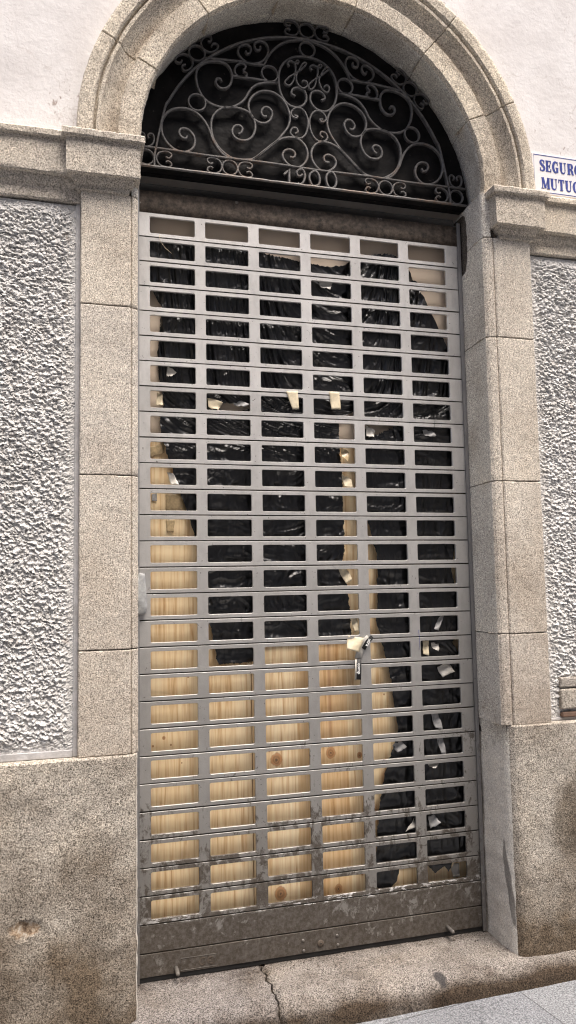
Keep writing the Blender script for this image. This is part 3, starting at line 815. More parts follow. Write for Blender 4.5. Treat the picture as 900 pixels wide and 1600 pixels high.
SCR = {'S1':[(0.1862, 3.2083), (0.18, 3.1968), (0.1648, 3.1999), (0.1547, 3.2144), (0.1583, 3.231), (0.1726, 3.2373), (0.193, 3.2334), (0.2109, 3.2146), (0.2168, 3.1887), (0.2079, 3.1607), (0.1822, 3.1411), (0.1467, 3.1415), (0.1139, 3.1607), (0.0914, 3.1919), (0.084, 3.2332), (0.0952, 3.2775), (0.1246, 3.3087), (0.1654, 3.322), (0.2013, 3.3195), (0.2321, 3.3049), (0.2578, 3.278), (0.2757, 3.2456), (0.2884, 3.2097), (0.3089, 3.1749), (0.3347, 3.1488), (0.3688, 3.1389)],
 'lobe':[(0.3938, 3.2467), (0.4072, 3.2568), (0.4112, 3.2738), (0.3969, 3.2837), (0.3783, 3.2771), (0.3691, 3.2566), (0.3752, 3.2358), (0.3946, 3.2234), (0.4254, 3.224), (0.4513, 3.243), (0.4653, 3.279), (0.4604, 3.3168), (0.4404, 3.344), (0.4085, 3.3555), (0.3686, 3.3564), (0.3316, 3.3479), (0.3025, 3.3243), (0.2849, 3.2902), (0.2835, 3.2467), (0.2946, 3.2052), (0.3193, 3.1709), (0.3583, 3.144), (0.3925, 3.1378)],
 'heart':[(0.5143, 3.3404), (0.4996, 3.3393), (0.4917, 3.3557), (0.5029, 3.3757), (0.5236, 3.379), (0.5379, 3.359), (0.5304, 3.3301), (0.51, 3.3116), (0.4829, 3.3092), (0.4562, 3.3244), (0.4405, 3.355), (0.441, 3.3909), (0.4614, 3.4245), (0.4985, 3.4471), (0.5421, 3.4487), (0.5802, 3.4269), (0.6059, 3.389), (0.614, 3.3456), (0.6028, 3.3049), (0.5774, 3.2679), (0.5551, 3.2398), (0.522, 3.2103), (0.4891, 3.1783), (0.4565, 3.1504), (0.4244, 3.1411), (0.3925, 3.1378)],
 'foot':[(0.6098, 3.1785), (0.628, 3.1799), (0.6322, 3.1993), (0.6137, 3.2111), (0.5899, 3.2033), (0.5792, 3.1814), (0.5891, 3.158), (0.6162, 3.1396), (0.6493, 3.1396), (0.6764, 3.1643), (0.6877, 3.2003), (0.6773, 3.2367), (0.6461, 3.2629), (0.6047, 3.2625), (0.5661, 3.2469), (0.5329, 3.2174), (0.4891, 3.1767), (0.4511, 3.1442)],
 'S2':[(0.3264, 3.4592), (0.3212, 3.4704), (0.3075, 3.4681), (0.3037, 3.4499), (0.3193, 3.4328), (0.3457, 3.4349), (0.3655, 3.4585), (0.3707, 3.4952), (0.3599, 3.5264), (0.3336, 3.544), (0.294, 3.5426), (0.2546, 3.5275), (0.2294, 3.4986), (0.2229, 3.4594), (0.2329, 3.4121), (0.2586, 3.3728), (0.3001, 3.3533), (0.3527, 3.3523), (0.39, 3.3691), (0.4224, 3.3989), (0.4444, 3.44), (0.4718, 3.4694), (0.51, 3.4852), (0.5621, 3.495)],
 'S3':[(0.4294, 3.6107), (0.4357, 3.5979), (0.4494, 3.6087), (0.4497, 3.63), (0.4309, 3.6389), (0.4038, 3.624), (0.3981, 3.5968), (0.4165, 3.5706), (0.446, 3.5607), (0.484, 3.5673), (0.5127, 3.593), (0.5259, 3.6279), (0.5154, 3.6587), (0.4882, 3.665), (0.4678, 3.6484), (0.4713, 3.6249), (0.4903, 3.6261), (0.4916, 3.6414)],
 'S4':[(0.6331, 3.3625), (0.6464, 3.3606), (0.6407, 3.3525), (0.6258, 3.3558), (0.6188, 3.3698), (0.6303, 3.39), (0.6555, 3.399), (0.6791, 3.3836), (0.6924, 3.3463), (0.6858, 3.3005), (0.6646, 3.2695), (0.6335, 3.2666), (0.615, 3.2834), (0.6232, 3.3046), (0.6415, 3.3073), (0.6462, 3.2919), (0.6338, 3.2828)],
 'Ce':[(0.416, 3.525), (0.4252, 3.5321), (0.427, 3.548), (0.4056, 3.5526), (0.3855, 3.5319), (0.3847, 3.5042), (0.4022, 3.4933), (0.4263, 3.4962), (0.433, 3.5112), (0.4175, 3.5197)],
 'bar1':[(0.2548, 3.5494), (0.339, 3.5559), (0.4137, 3.5607), (0.4731, 3.5609), (0.5084, 3.562)],
 'bar2':[(0.3712, 3.4925), (0.4667, 3.4947), (0.5621, 3.4938)],
 'med':[(0.6386, 3.4474), (0.6221, 3.4577), (0.6309, 3.4788), (0.6561, 3.4868), (0.681, 3.474), (0.687, 3.4411), (0.6697, 3.4113), (0.6349, 3.3991), (0.6019, 3.4108), (0.5778, 3.446), (0.5686, 3.4893), (0.5711, 3.5402), (0.5895, 3.5828), (0.6234, 3.6124), (0.66, 3.6265), (0.6955, 3.6295)]}
for k, P_ in SCR.items():
    nm = 'bar' if k.startswith('bar') else 'scroll'
    for Q in (P_, mir(P_)): bar(nm, Q, .0092 if k not in ('Ce', 'S4', 'S3') else .0078)
# medallion closes over the top
top = [(.5064,3.5600),(.5227,3.5992),(.5560,3.6460),(.6040,3.6830),(.6518,3.6987),(AX,3.7035)]
bar('arch_bar', top + mir(top[:-1])[::-1], .008)
def circ(cx, cz, r, n=28): return [(cx+r*math.cos(2*math.pi*i/n), cz+r*math.sin(2*math.pi*i/n)) for i in range(n)]
def ring(cx, cz, r=.0325): bar('ring', circ(cx, cz, r), .0070, closed=True, smooth_n=0)
CH = [(-.25,.34),(-.60,.20),(-.92,.42),(-.95,.78),(-.55,1.02),(.05,1.0),(.62,.72),(.92,.0)]
def cee(cx, cz, ang, r=.0325):
    """C scroll whose belly points along ang"""
    pts = CH + [(x, -z) for x, z in CH[:-1]][::-1]
    ca, sa = math.cos(ang), math.sin(ang)
    bar('scroll', [(cx+r*(x*ca-z*sa), cz+r*(x*sa+z*ca)) for x, z in pts], .0066, smooth_n=4)
def triple(cx, cz, ang, r=.0325):
    ring(cx, cz, r); d = 1.98*r; ca, sa = math.cos(ang), math.sin(ang)
    cee(cx-d*ca, cz-d*sa, ang, r); cee(cx+d*ca, cz+d*sa, ang+math.pi, r)
triple(.3578, 3.0985, 0, .031); triple(2*AX-.3578, 3.0985, 0, .031)
FC = 3.058
for a in (90, 132.7, 47.3): triple(AX+.690*math.cos(rad(a)), FC+.690*math.sin(rad(a)), rad(a+90), .0325)
for s in (0, 1):
    fx = (lambda x: 2*AX-x) if s else (lambda x: x)
    ring(fx(.0235), 3.0985, .031)
    cee(fx(.0250), 3.1685, -math.pi/2, .029)
    cee(fx(.0925), 3.0985, 0 if s else math.pi, .031)
    ring(fx(.2263), 3.3550, .0345); ring(fx(.5298), 3.5275, .034)
ring(AX, 3.6645, .0335)
# frame
fr = [(AX-.6475, 3.06), (AX-.6475, 3.10)] + [(AX-.6475*math.cos(a), FC+.06+.588*math.sin(a)/.91*.0+.6475*math.sin(a)*.912) for a in [math.pi*i/40 for i in range(2, 39)]] + [(AX+.6475, 3.10), (AX+.6475, 3.06)]
fr = [(AX-.640, 3.062), (AX-.637, 3.12)] + [(AX-.649*math.cos(a), 3.056+.651*math.sin(a)) for a in [math.pi*i/48 for i in range(6, 43)]] + [(AX+.637, 3.12), (AX+.640, 3.062)]
bar('frame_arc', fr, .0085, -.060, -.040, smooth_n=3)
bar('bar', [(-.022+1.434*i/30, 3.138 + .0015*math.sin(i*.7)) for i in range(31)], .008, -.060, -.042, smooth_n=0)
V = []; F = []; nx = 60     # angle iron sill of the grille with a broken, rusty lip
for i in range(nx+1):
    x = -.022+1.434*i/nx; dz = .0025*N3(Vector((x*35, 0, 0)))
    for (y, z) in ((-.040,3.064),(-.064,3.064+dz),(-.067,3.062+dz),(-.067,3.054+dz),(-.062,3.053),(.010,3.053)): V.append((x, y, z))
for i in range(nx):
    for q in range(5): F.append((i*6+q, i*6+q+1, (i+1)*6+q+1, (i+1)*6+q))
link_mesh('sill_bar', V, F, [M['iron'], M['plate']], gr, True, [1 if i % 5 == 4 else 0 for i in range(nx*5)])  # underside faces take the black material: soffit shade painted as colour
# backing plate, gently bulged between the bars
V = []; F = []; na, nr = 64, 24
for i in range(na+1):
    an = math.pi*i/na
    for j in range(nr+1):
        r = .750*j/nr; x = AX+r*math.cos(an); z = 3.05+r*math.sin(an)
        V.append((x, -.024+.006*N3(Vector((x*5, z*5, 0))), z))
for i in range(na):
    for j in range(nr): F.append((i*(nr+1)+j, i*(nr+1)+j+1, (i+1)*(nr+1)+j+1, (i+1)*(nr+1)+j))
link_mesh('backing_plate', V, F, M['plate'], gr, True)
# monogram and year
LET = {'H1':[(0.6131, 3.5699), (0.6067, 3.5846), (0.6181, 3.5962), (0.6358, 3.5908), (0.6469, 3.5882), (0.656, 3.5971), (0.6488, 3.6021), (0.6396, 3.5886), (0.6408, 3.5634), (0.6364, 3.5372), (0.6304, 3.5108), (0.6144, 3.4873), (0.5978, 3.4885), (0.5947, 3.5021), (0.614, 3.5249), (0.6433, 3.5468), (0.6729, 3.5745), (0.6873, 3.5929), (0.6835, 3.5991), (0.6733, 3.5944), (0.6576, 3.5662), (0.6454, 3.5415), (0.6432, 3.5129), (0.6534, 3.492), (0.6728, 3.4839), (0.6905, 3.4981), (0.6874, 3.5146), (0.6718, 3.5177), (0.6677, 3.5085)],
 'H2':[(0.7111, 3.5697), (0.7041, 3.5844), (0.7172, 3.5935), (0.7341, 3.5895), (0.7466, 3.5871), (0.7558, 3.5956), (0.7486, 3.6017), (0.7386, 3.5886), (0.7381, 3.5629), (0.7318, 3.5333), (0.7238, 3.5036), (0.7093, 3.4854), (0.697, 3.489), (0.6984, 3.504), (0.7186, 3.5266), (0.7445, 3.5468), (0.7707, 3.5712), (0.787, 3.5883), (0.7843, 3.5947), (0.7728, 3.5905), (0.7563, 3.5659), (0.7431, 3.5352), (0.7466, 3.5102), (0.7591, 3.4895), (0.7771, 3.481), (0.7878, 3.4999), (0.7808, 3.5141), (0.7676, 3.5097), (0.7651, 3.5007)],
 'one':[(0.5826, 3.0966), (0.5965, 3.1106), (0.6049, 3.1227), (0.6044, 3.0923), (0.6038, 3.0621)],
 'nine':[(0.6407, 3.0695), (0.6478, 3.0621), (0.6629, 3.0723), (0.6723, 3.1011), (0.6656, 3.1252), (0.6518, 3.1278), (0.6378, 3.116), (0.6392, 3.1024), (0.6512, 3.0984), (0.6625, 3.1071)],
 'zero':[(0.7157, 3.129), (0.6959, 3.1153), (0.691, 3.0925), (0.7005, 3.0688), (0.7143, 3.0639), (0.7313, 3.0727), (0.7362, 3.0955), (0.7295, 3.1197), (0.7157, 3.129)],
 'zerob':[(0.7872, 3.1345), (0.7688, 3.1209), (0.7643, 3.0964), (0.7722, 3.0712), (0.7872, 3.0631), (0.8045, 3.0753), (0.809, 3.0993), (0.8017, 3.1235), (0.7872, 3.1345)]}
for k, P_ in LET.items():
    closed = k.startswith('zero')
    bar('monogram_letter' if k[0] == 'H' else 'numeral', P_[:-1] if closed else P_, .0066 if k[0] == 'H' else (.0090 if k != 'one' else .0100), -.063, -.050, closed=closed, smooth_n=1 if k == 'one' else 4)

# ------------------------------------------------------------------ behind the slats: boards and plastic
def board(x0, x1, z0, z1, y, mat, name, label, cat='board'):
    mb = MB(); mb.box(x0, x1, y, y+.018, z0, z1)
    o = mb.build(name, mat, None, bevel=.0012); tag(o, label, cat, 'boards behind the shutter'); return o
board(-.035, .4405, .004, 2.022, .050, M['pine'][0], 'wooden_board', 'pine board behind the two left columns of shutter openings')
board(.4440, .945, .004, 2.020, .050, M['pine'][1], 'wooden_board', 'pine board behind the middle of the shutter, between two board seams')
board(.9475, 1.42, .004, 2.021, .050, M['pine'][2], 'wooden_board', 'pine board behind the two right columns of shutter openings')
board(-.035, 1.42, 2.026, 2.95, .045, M['fibre'], 'fibreboard_panel', 'smooth tan panel behind the upper rows of the shutter')

def interp(pts, t):
    if t <= pts[0][0]: return pts[0][1]
    for a, b in zip(pts[:-1], pts[1:]):
        if t <= b[0]: return a[1]+(b[1]-a[1])*(t-a[0])/(b[0]-a[0])
    return pts[-1][1]
def inpoly(x, z, poly):
    c = False; n = len(poly)
    for i in range(n):
        x1, z1 = poly[i]; x2, z2 = poly[i-1]
        if (z1 > z) != (z2 > z) and x < (x2-x1)*(z-z1)/(z2-z1)+x1: c = not c
    return c
def foldang(x, z):
    # lean of the folds from vertical, radians
    a = interp([(.0, .15), (.25, .35), (.40, .55), (.60, 1.0), (.85, 1.25), (1.0, .9), (1.15, .35), (1.4, .08)], x)
    if z < 2.2: a *= max(0, 1-(2.2-z)/.25)
    return a
def plastic(name, top, bot, left, right, ybase, label, holes=(), ns=250, nt=380, seed=0):
    """top/bot: [(x,z)] left->right ; left/right: [(x,z)] top->bottom"""
    x0, x1 = top[0][0], top[-1][0]
    T = [((x-x0)/(x1-x0), z) for x, z in top]
    bx0, bx1 = bot[0][0], bot[-1][0]
    Bt = [((x-bx0)/(bx1-bx0), z) for x, z in bot]
    Lz = sorted([(z, x) for x, z in left]); Rz = sorted([(z, x) for x, z in right])
    V = []; keep = []
    for j in range(nt+1):
        t = j/nt
        for i in range(ns+1):
            s = i/ns
            z = interp(Bt, s)*(1-t)+interp(T, s)*t
            xl = interp(Lz, z)+.005*N3(Vector((z*45, seed, 0)))+.003*N3(Vector((z*150, seed, 2))); xr = interp(Rz, z)+.005*N3(Vector((z*45, seed, 5)))+.003*N3(Vector((z*150, seed, 8)))
            x = xl+(xr-xl)*s
            zz = z + .004*N3(Vector((x*60, seed, t*3))) + (.004*N3(Vector((x*170, seed, 3))) if t in (0, 1) else 0)
            A = foldang(x, zz); ca, sa = math.cos(A), math.sin(A)
            u = x*ca + zz*sa; v = -x*sa + zz*ca          # v along fold, u across
            up = 1 if zz > 2.2 else max(.35, 1-(2.2-zz)/.35)
            f1 = 1-abs(N3(Vector((u*17, v*1.8, seed+1))))*2.4
            f2 = 1-abs(N3(Vector((u*36, v*2.6, seed+3))))*2.2
            f3 = 1-abs(N3(Vector((x*13+2*N3(Vector((x*9, zz*9, 1))), zz*19, seed+6))))*2.0
            f4 = 1-abs(N3(Vector((x*60, zz*66, seed+9))))*2.0
            d = .0135*f1*up + .0062*f2*up + .0085*f3*(1.15-.8*up) + .0003*f4
            d += .004*N3(Vector((x*5, zz*5, seed)))
            eg = max(0, 1-min(x-xl, xr-x)/.02); d += .007*eg*(.4+N3(Vector((zz*30, x*9, seed+2))))
            V.append((x, ybase - max(-.006 if ybase > .033 else -.010, min(.016, d)), zz)); keep.append(any(inpoly(x, zz, h) for h in holes))
    k = ns+1; F = []
    for j in range(nt):
        for i in range(ns):
            q = (j*k+i, j*k+i+1, (j+1)*k+i+1, (j+1)*k+i)
            if not all(keep[a] for a in q): F.append(q)
    o = link_mesh(name, V, F, M['plastic'], None, True)
    tag(o, label, 'plastic sheet', 'black plastic behind the shutter'); return o
plastic('plastic_sheet',
  top=[(0.0162,2.8029),(0.2156,2.8214),(0.3338,2.8150),(0.4814,2.7976),(0.6688,2.7694),(0.7875,2.7586),(0.9387,2.7816)],
  bot=[(0.3041,1.1207),(0.3802,1.1222),(0.4471,1.1242),(0.4638,1.2033),(0.6434,1.2067),(0.8594,1.2144)],
  left=[(0.0162,2.8029),(0.0210,2.6276),(0.0536,2.5914),(0.0937,2.5242),(0.0833,2.4245),(0.0755,2.3258),(0.0802,2.2437),(0.0999,2.1372),(0.0822,2.0778),(0.0895,2.0146),(0.1166,1.9218),(0.1437,1.8391),(0.1807,1.7389),(0.2176,1.6186),(0.2525,1.5633),(0.2607,1.3391),(0.2777,1.2644),(0.3041,1.1231)],
  right=[(0.9328,2.7810),(0.9099,2.1523),(0.8260,2.1079),(0.8237,2.0131),(0.8345,1.8788),(0.8333,1.7186),(0.8377,1.5598),(0.8134,1.4812),(0.8426,1.4232),(0.8539,1.3237),(0.8594,1.2144)],
  ybase=.036, label='black plastic sheet pulled into folds over the left and middle of the doorway',
  holes=[[(0.3088,2.1415),(0.3454,2.1562),(0.4509,2.1585),(0.4613,2.1379),(0.4186,2.1229),(0.3293,2.1138)]], seed=0)
plastic('plastic_sheet',
  top=[(0.8743,2.7753),(0.9397,2.8186),(1.0530,2.8414),(1.1370,2.8325),(1.1711,2.7606),(1.2060,2.7118)],
  bot=[(0.9339,0.2127),(0.9888,0.2012),(1.0230,0.2270),(1.0419,0.2897),(1.1441,0.2985),(1.1658,0.2658),(1.1992,0.2367),(1.2291,0.2638),(1.2543,0.2406),(1.2733,0.2792),(1.3766,0.2833)],
  left=[(0.8685,2.7748),(0.8869,2.1513),(0.9120,2.0159),(0.9217,1.7461),(0.9398,1.6793),(0.9782,1.5244),(0.9726,1.3338),(0.9651,1.2736),(1.0004,1.1232),(1.0258,1.0230),(1.0337,0.9136),(1.0507,0.8221),(1.0076,0.7149),(0.9737,0.6159),(0.9540,0.5168),(0.9417,0.3829),(0.9339,0.2127)],
  right=[(1.2060,2.7118),(1.2428,2.6284),(1.2915,2.5313),(1.3373,2.4338),(1.3778,2.3587),(1.3937,2.2878),(1.3610,1.6395),(1.3344,1.5844),(1.3258,1.5213),(1.3148,1.4749),(1.3276,1.4147),(1.3669,1.3376),(1.3613,1.2022),(1.3057,1.1692),(1.3452,1.1059),(1.3884,1.0530),(1.3795,0.2830)],
  ybase=.030, label='second black plastic sheet, hanging behind the two right columns almost to the ground',
  holes=[[(0.9312,2.0875),(1.0303,2.1023),(1.1097,2.0943),(1.0409,2.0641),(0.9555,2.0282)]], seed=20)

# ------------------------------------------------------------------ tape and scraps
def scrap(pts4, y, name, mat, label, cat, curl=.006, n=8, m=5, group=None, hang=0, ragged=.0015):
    """pts4: four corners (x,z) in order TL,TR,BR,BL"""
    V = []; F = []
    for j in range(n+1):
        t = j/n
        for i in range(m+1):
            s = i/m
            x = (pts4[0][0]*(1-s)+pts4[1][0]*s)*(1-t)+(pts4[3][0]*(1-s)+pts4[2][0]*s)*t
            z = (pts4[0][1]*(1-s)+pts4[1][1]*s)*(1-t)+(pts4[3][1]*(1-s)+pts4[2][1]*s)*t
            e = ragged if (j in (0, n)) else ragged*.4
            x += e*N3(Vector((s*9, t*7, x*40))); z += e*2*N3(Vector((s*13, t*5, x*40+4)))
            yy = y - curl*(t*t) + .35*curl*math.sin(t*5+s*2+x*30) + .25*curl*math.sin(s*4+1)
            V.append((x, yy, z))
    k = m+1
    for j in range(n):
        for i in range(m): F.append((j*k+i, j*k+i+1, (j+1)*k+i+1, (j+1)*k+i))
    o = link_mesh(name, V, F, mat, None, True)
    md = o.modifiers.new('s', 'SOLIDIFY'); md.thickness = .0005
    tag(o, label, cat, group); return o
SG = 'scraps of tape on and behind the shutter'
scrap([(0.5896,2.2067),(0.6384,2.2092),(0.6415,2.1318),(0.6144,2.1306)], -.0085, 'tape_strip', M['tape'], 'cream masking tape strip hanging over a slat in the third column of openings', 'tape', .005, group=SG)
scrap([(0.7735,2.2133),(0.8183,2.2129),(0.8210,2.1396),(0.7819,2.1379)], -.0085, 'tape_strip', M['tape'], 'cream masking tape strip hanging over a slat in the fourth column of openings', 'tape', .005, group=SG)
scrap([(0.8315,1.2151),(0.8974,1.2025),(0.8722,1.1474),(0.8205,1.1622)], -.010, 'tape_strip', M['tape'], 'crumpled cream tape flap stuck beside the printed strip at mid height', 'tape', .012, group=SG)
pt = thing('printed_tape', (.72, -.012, 1.2), 'black and white printed tape strip dangling in front of the slats', 'tape')
def strip3(pts, w, name, mat, parent, dy=0):
    q = [(p[0], p[1], p[2]) for p in pts]; V = []; F = []
    for i, (x, z, y) in enumerate(q):
        a = q[max(0, i-1)]; b = q[min(len(q)-1, i+1)]; tx, tz = b[0]-a[0], b[1]-a[1]; L = math.hypot(tx, tz)
        nx_, nz_ = -tz/L, tx/L
        for s in (-1, -.33, .33, 1): V.append((x+nx_*w/2*s, y+dy+.002*(1-s*s), z+nz_*w/2*s))
    for i in range(len(q)-1):
        for k in range(3): F.append((i*4+k, i*4+k+1, i*4+k+5, i*4+k+4))
    o = link_mesh(name, V, F, mat, parent, True); md = o.modifiers.new('s', 'SOLIDIFY'); md.thickness = .0004; return o
A_ = [(0.9177,1.2051),(0.8978,1.1853),(0.8804,1.1554),(0.8712,1.1201),(0.8701,1.0821),(0.8662,1.0392)]
ys = [-.022,-.018,-.013,-.011,-.012,-.016]
strip3([(p[0], p[1], y) for p, y in zip(A_[:4], ys)], .030, 'white_strip', M['white'], pt, .001)
strip3([(p[0]+.012, p[1]+.004, y-.003) for p, y in zip(A_[:3], ys)], .018, 'black_strip', M['black'], pt)
strip3([(p[0]+.001, p[1], y-.003) for p, y in zip(A_[3:], ys[3:])], .022, 'black_strip', M['black'], pt)
strip3([(p[0]-.012, p[1], y-.0045) for p, y in zip(A_[3:], ys[3:])], .006, 'white_strip', M['white'], pt)
def text_on(s, x, z, y, size, rot, name, parent, mat):
    cu = bpy.data.curves.new(name, 'FONT'); cu.body = s; cu.size = size; cu.extrude = .0003; cu.align_x = 'CENTER'; cu.align_y = 'CENTER'; cu.offset = .0004
    o = bpy.data.objects.new(name, cu); COL.objects.link(o)
    dg = bpy.context.evaluated_depsgraph_get(); me = bpy.data.meshes.new_from_object(o.evaluated_get(dg))
    bpy.data.objects.remove(o)
    o = bpy.data.objects.new(name, me); COL.objects.link(o); me.materials.clear(); me.materials.append(mat)
    me.transform(Matrix.Translation((x, y, z)) @ Matrix.Rotation(rot, 4, 'Y') @ Matrix.Rotation(rad(90), 4, 'X'))
    o.parent = parent; o.matrix_parent_inverse = Matrix.Translation(parent.location).inverted()
    return o
text_on('xtra', (A_[0][0]+A_[2][0])/2+.012, (A_[0][1]+A_[2][1])/2+.004, -.0255, .019, rad(118), 'print', pt, M['ink'])
text_on('comp', A_[4][0]+.001, A_[4][1], -.0185, .019, rad(92), 'print', pt, M['ink'])

INS = [
 ('white', 0, 'white paper corner caught in the plastic high in the fourth column'),
 ('white', 0, 'small white tape corner at the far left, seventh row of openings'),
 ('tape', 0, 'cream tape tag at the far left, eighth row of openings'),
 ('tape', 0, 'cream tape piece by the tear in the second column'),
 ('grey', 0, 'grey tape fold bridging the tear in the second column'),
 ('film', 0, 'brown clear tape patch on bare wood at the far left'),
 ('white', 0, 'pale tape strip beside the plastic edge in the tenth row at far left'),
 ('film', 0, 'translucent tape square on bare wood at the far left'),
 ('film', 0, 'translucent tape tongue hanging on bare wood at the far left'),
 ('film', 0, 'amber tape curl beside the plastic edge in the fourth column, upper one'),
 ('tape', 0, 'amber tape curl beside the plastic edge in the fourth column, lower one'),
 ('tape', 0, 'torn cream tape triangle beside the plastic in the fourth column'),
 ('tape', 0, 'cream tape tongue just above the printed strip'),
 ('white', 0, 'white tape corner by the tear in the fifth column'),
 ('grey', 0, 'grey crumpled plastic scrap in the sixth column beside the thread'),
 ('grey', 0, 'grey tape strip slanting across black plastic in the sixth column'),
 ('tape', 0, 'curled cream tape band at the left of its opening in the sixth column'),
 ('white', 0, 'small white tape flap beside the tan gap in the sixth column'),
 ('white', 0, 'tilted white paper square on the plastic in the sixth column'),
 ('grey', 0, 'grey upright tape strip in the sixth column, upper one'),
 ('grey', 0, 'grey upright tape strip in the sixth column, lower one'),
 ('white', 0, 'folded white tape scrap near the top of its opening in the sixth column'),
 ('grey', 0, 'grey shiny film scrap on the plastic in the fifth column'),
 ('white', 0, 'white diagonal tape sliver in the fifth column near the bottom'),
 ('grey', 0, 'grey tape patch in the sixth column near the bottom'),
 ('white', 0, 'pale printed label on the board in the lowest right opening'),
 ('grey', 0, 'small grey printed label on bare wood at the far left'),
]
INSP = [[(0.7459, 2.6866), (0.8084, 2.6895), (0.7904, 2.649), (0.7511, 2.6621)], [(0.1133, 2.2872), (0.1484, 2.2635), (0.1282, 2.2444), (0.1082, 2.2459)], [(0.0731, 2.1828), (0.0929, 2.1685), (0.0928, 2.1278), (0.0655, 2.1266)], [(0.2698, 2.172), (0.3315, 2.149), (0.3105, 2.117), (0.272, 2.1308)], [(0.3679, 2.1533), (0.4099, 2.1605), (0.444, 2.1437), (0.3939, 2.1362)], [(0.0416, 1.9654), (0.1015, 1.9927), (0.1013, 1.9469), (0.0465, 1.9251)], [(0.1092, 1.8662), (0.1364, 1.8592), (0.1536, 1.8169), (0.1238, 1.8189)], [(0.1082, 1.7851), (0.1759, 1.7861), (0.1881, 1.7204), (0.108, 1.7198)], [(0.1078, 1.6847), (0.1427, 1.6848), (0.1375, 1.6372), (0.1126, 1.6372)], [(0.8282, 1.9913), (0.8614, 1.9681), (0.8546, 1.9223), (0.827, 1.943)], [(0.8281, 1.8763), (0.8669, 1.8557), (0.8717, 1.8211), (0.835, 1.8178)], [(0.8044, 1.481), (0.8405, 1.4832), (0.8589, 1.4411), (0.8333, 1.4207)], [(0.852, 1.2854), (0.8769, 1.2821), (0.8867, 1.2326), (0.8644, 1.2282)], [(0.9415, 2.0844), (0.9811, 2.0586), (0.9687, 2.031), (0.9401, 2.0354)], [(1.1992, 2.072), (1.2443, 2.0709), (1.2584, 2.0463), (1.2101, 2.0419)], [(1.2534, 1.2817), (1.2713, 1.2839), (1.2364, 1.2235), (1.2158, 1.2242)], [(1.1673, 1.1809), (1.1966, 1.1824), (1.1885, 1.122), (1.1682, 1.1254)], [(1.205, 1.1715), (1.243, 1.1648), (1.2331, 1.136), (1.2127, 1.1421)], [(1.2305, 1.0673), (1.2814, 1.0862), (1.3067, 1.0479), (1.2496, 1.0268)], [(1.1945, 0.8857), (1.2265, 0.8837), (1.2415, 0.8176), (1.2095, 0.8197)], [(1.217, 0.788), (1.246, 0.7808), (1.2523, 0.718), (1.2319, 0.7195)], [(1.1696, 0.683), (1.2364, 0.6855), (1.2007, 0.6625), (1.1806, 0.6667)], [(1.0185, 0.7635), (1.0558, 0.7812), (1.0777, 0.7566), (1.0373, 0.734)], [(1.1076, 0.4666), (1.1093, 0.4336), (1.0609, 0.4234), (1.0843, 0.4487)], [(1.1647, 0.4687), (1.1937, 0.4761), (1.2156, 0.4435), (1.1745, 0.4221)], [(1.2784, 0.2578), (1.3138, 0.259), (1.3146, 0.2076), (1.2822, 0.2062)], [(0.0536, 1.7844), (0.0734, 1.7872), (0.0733, 1.7571), (0.0536, 1.7568)]]
for (mk, pts, lab), P4 in zip(INS, INSP):
    kind = 'paper_label' if 'label' in lab else ('paper_scrap' if 'paper' in lab else 'tape_scrap')
    scrap(P4, .0125 if 'bare wood' not in lab and 'board' not in lab else .047, kind, M[mk], lab, 'label' if 'label' in lab else ('paper' if 'paper' in lab else 'tape'), .011 if 'bare wood' not in lab else .002, group=SG, ragged=.004 if 'label' not in lab else .0)
# thin threads
mb = MB(); mb.tube([((1.2456,2.1364)[0], -.009, (1.2456,2.1364)[1]), ((1.2479,2.1171)[0], -.013, (1.2479,2.1171)[1]), ((1.2427,2.0586)[0], -.008, (1.2427,2.0586)[1])], .0007, 5)
tag(mb.build('thread', M['black'], None, True), 'short black thread hanging over a slat in the right column', 'thread')
mb = MB(); q = [(0.0798,2.8104), (0.0822,2.7819), (0.1022,2.7552), (0.1274,2.7368)]
mb.tube([(p[0], -.010-.004*math.sin(i), p[1]) for i, p in enumerate(q)], .0009, 5)
tag(mb.build('cable_tie', M['tape'], None, True), 'thin pale tie poking out at the top left of the shutter', 'cable tie')
mb = MB(); q = [(1.1409,1.2279), (1.1428,1.2016), (1.1446,1.1701), (1.1408,1.1441)]
mb.tube([(p[0]+.001*math.sin(i*2), -.009, p[1]) for i, p in enumerate(q)], .0008, 5)
tag(mb.build('string', M['blue'], None, True), 'thin blue string dangling beside the right column of openings', 'string')

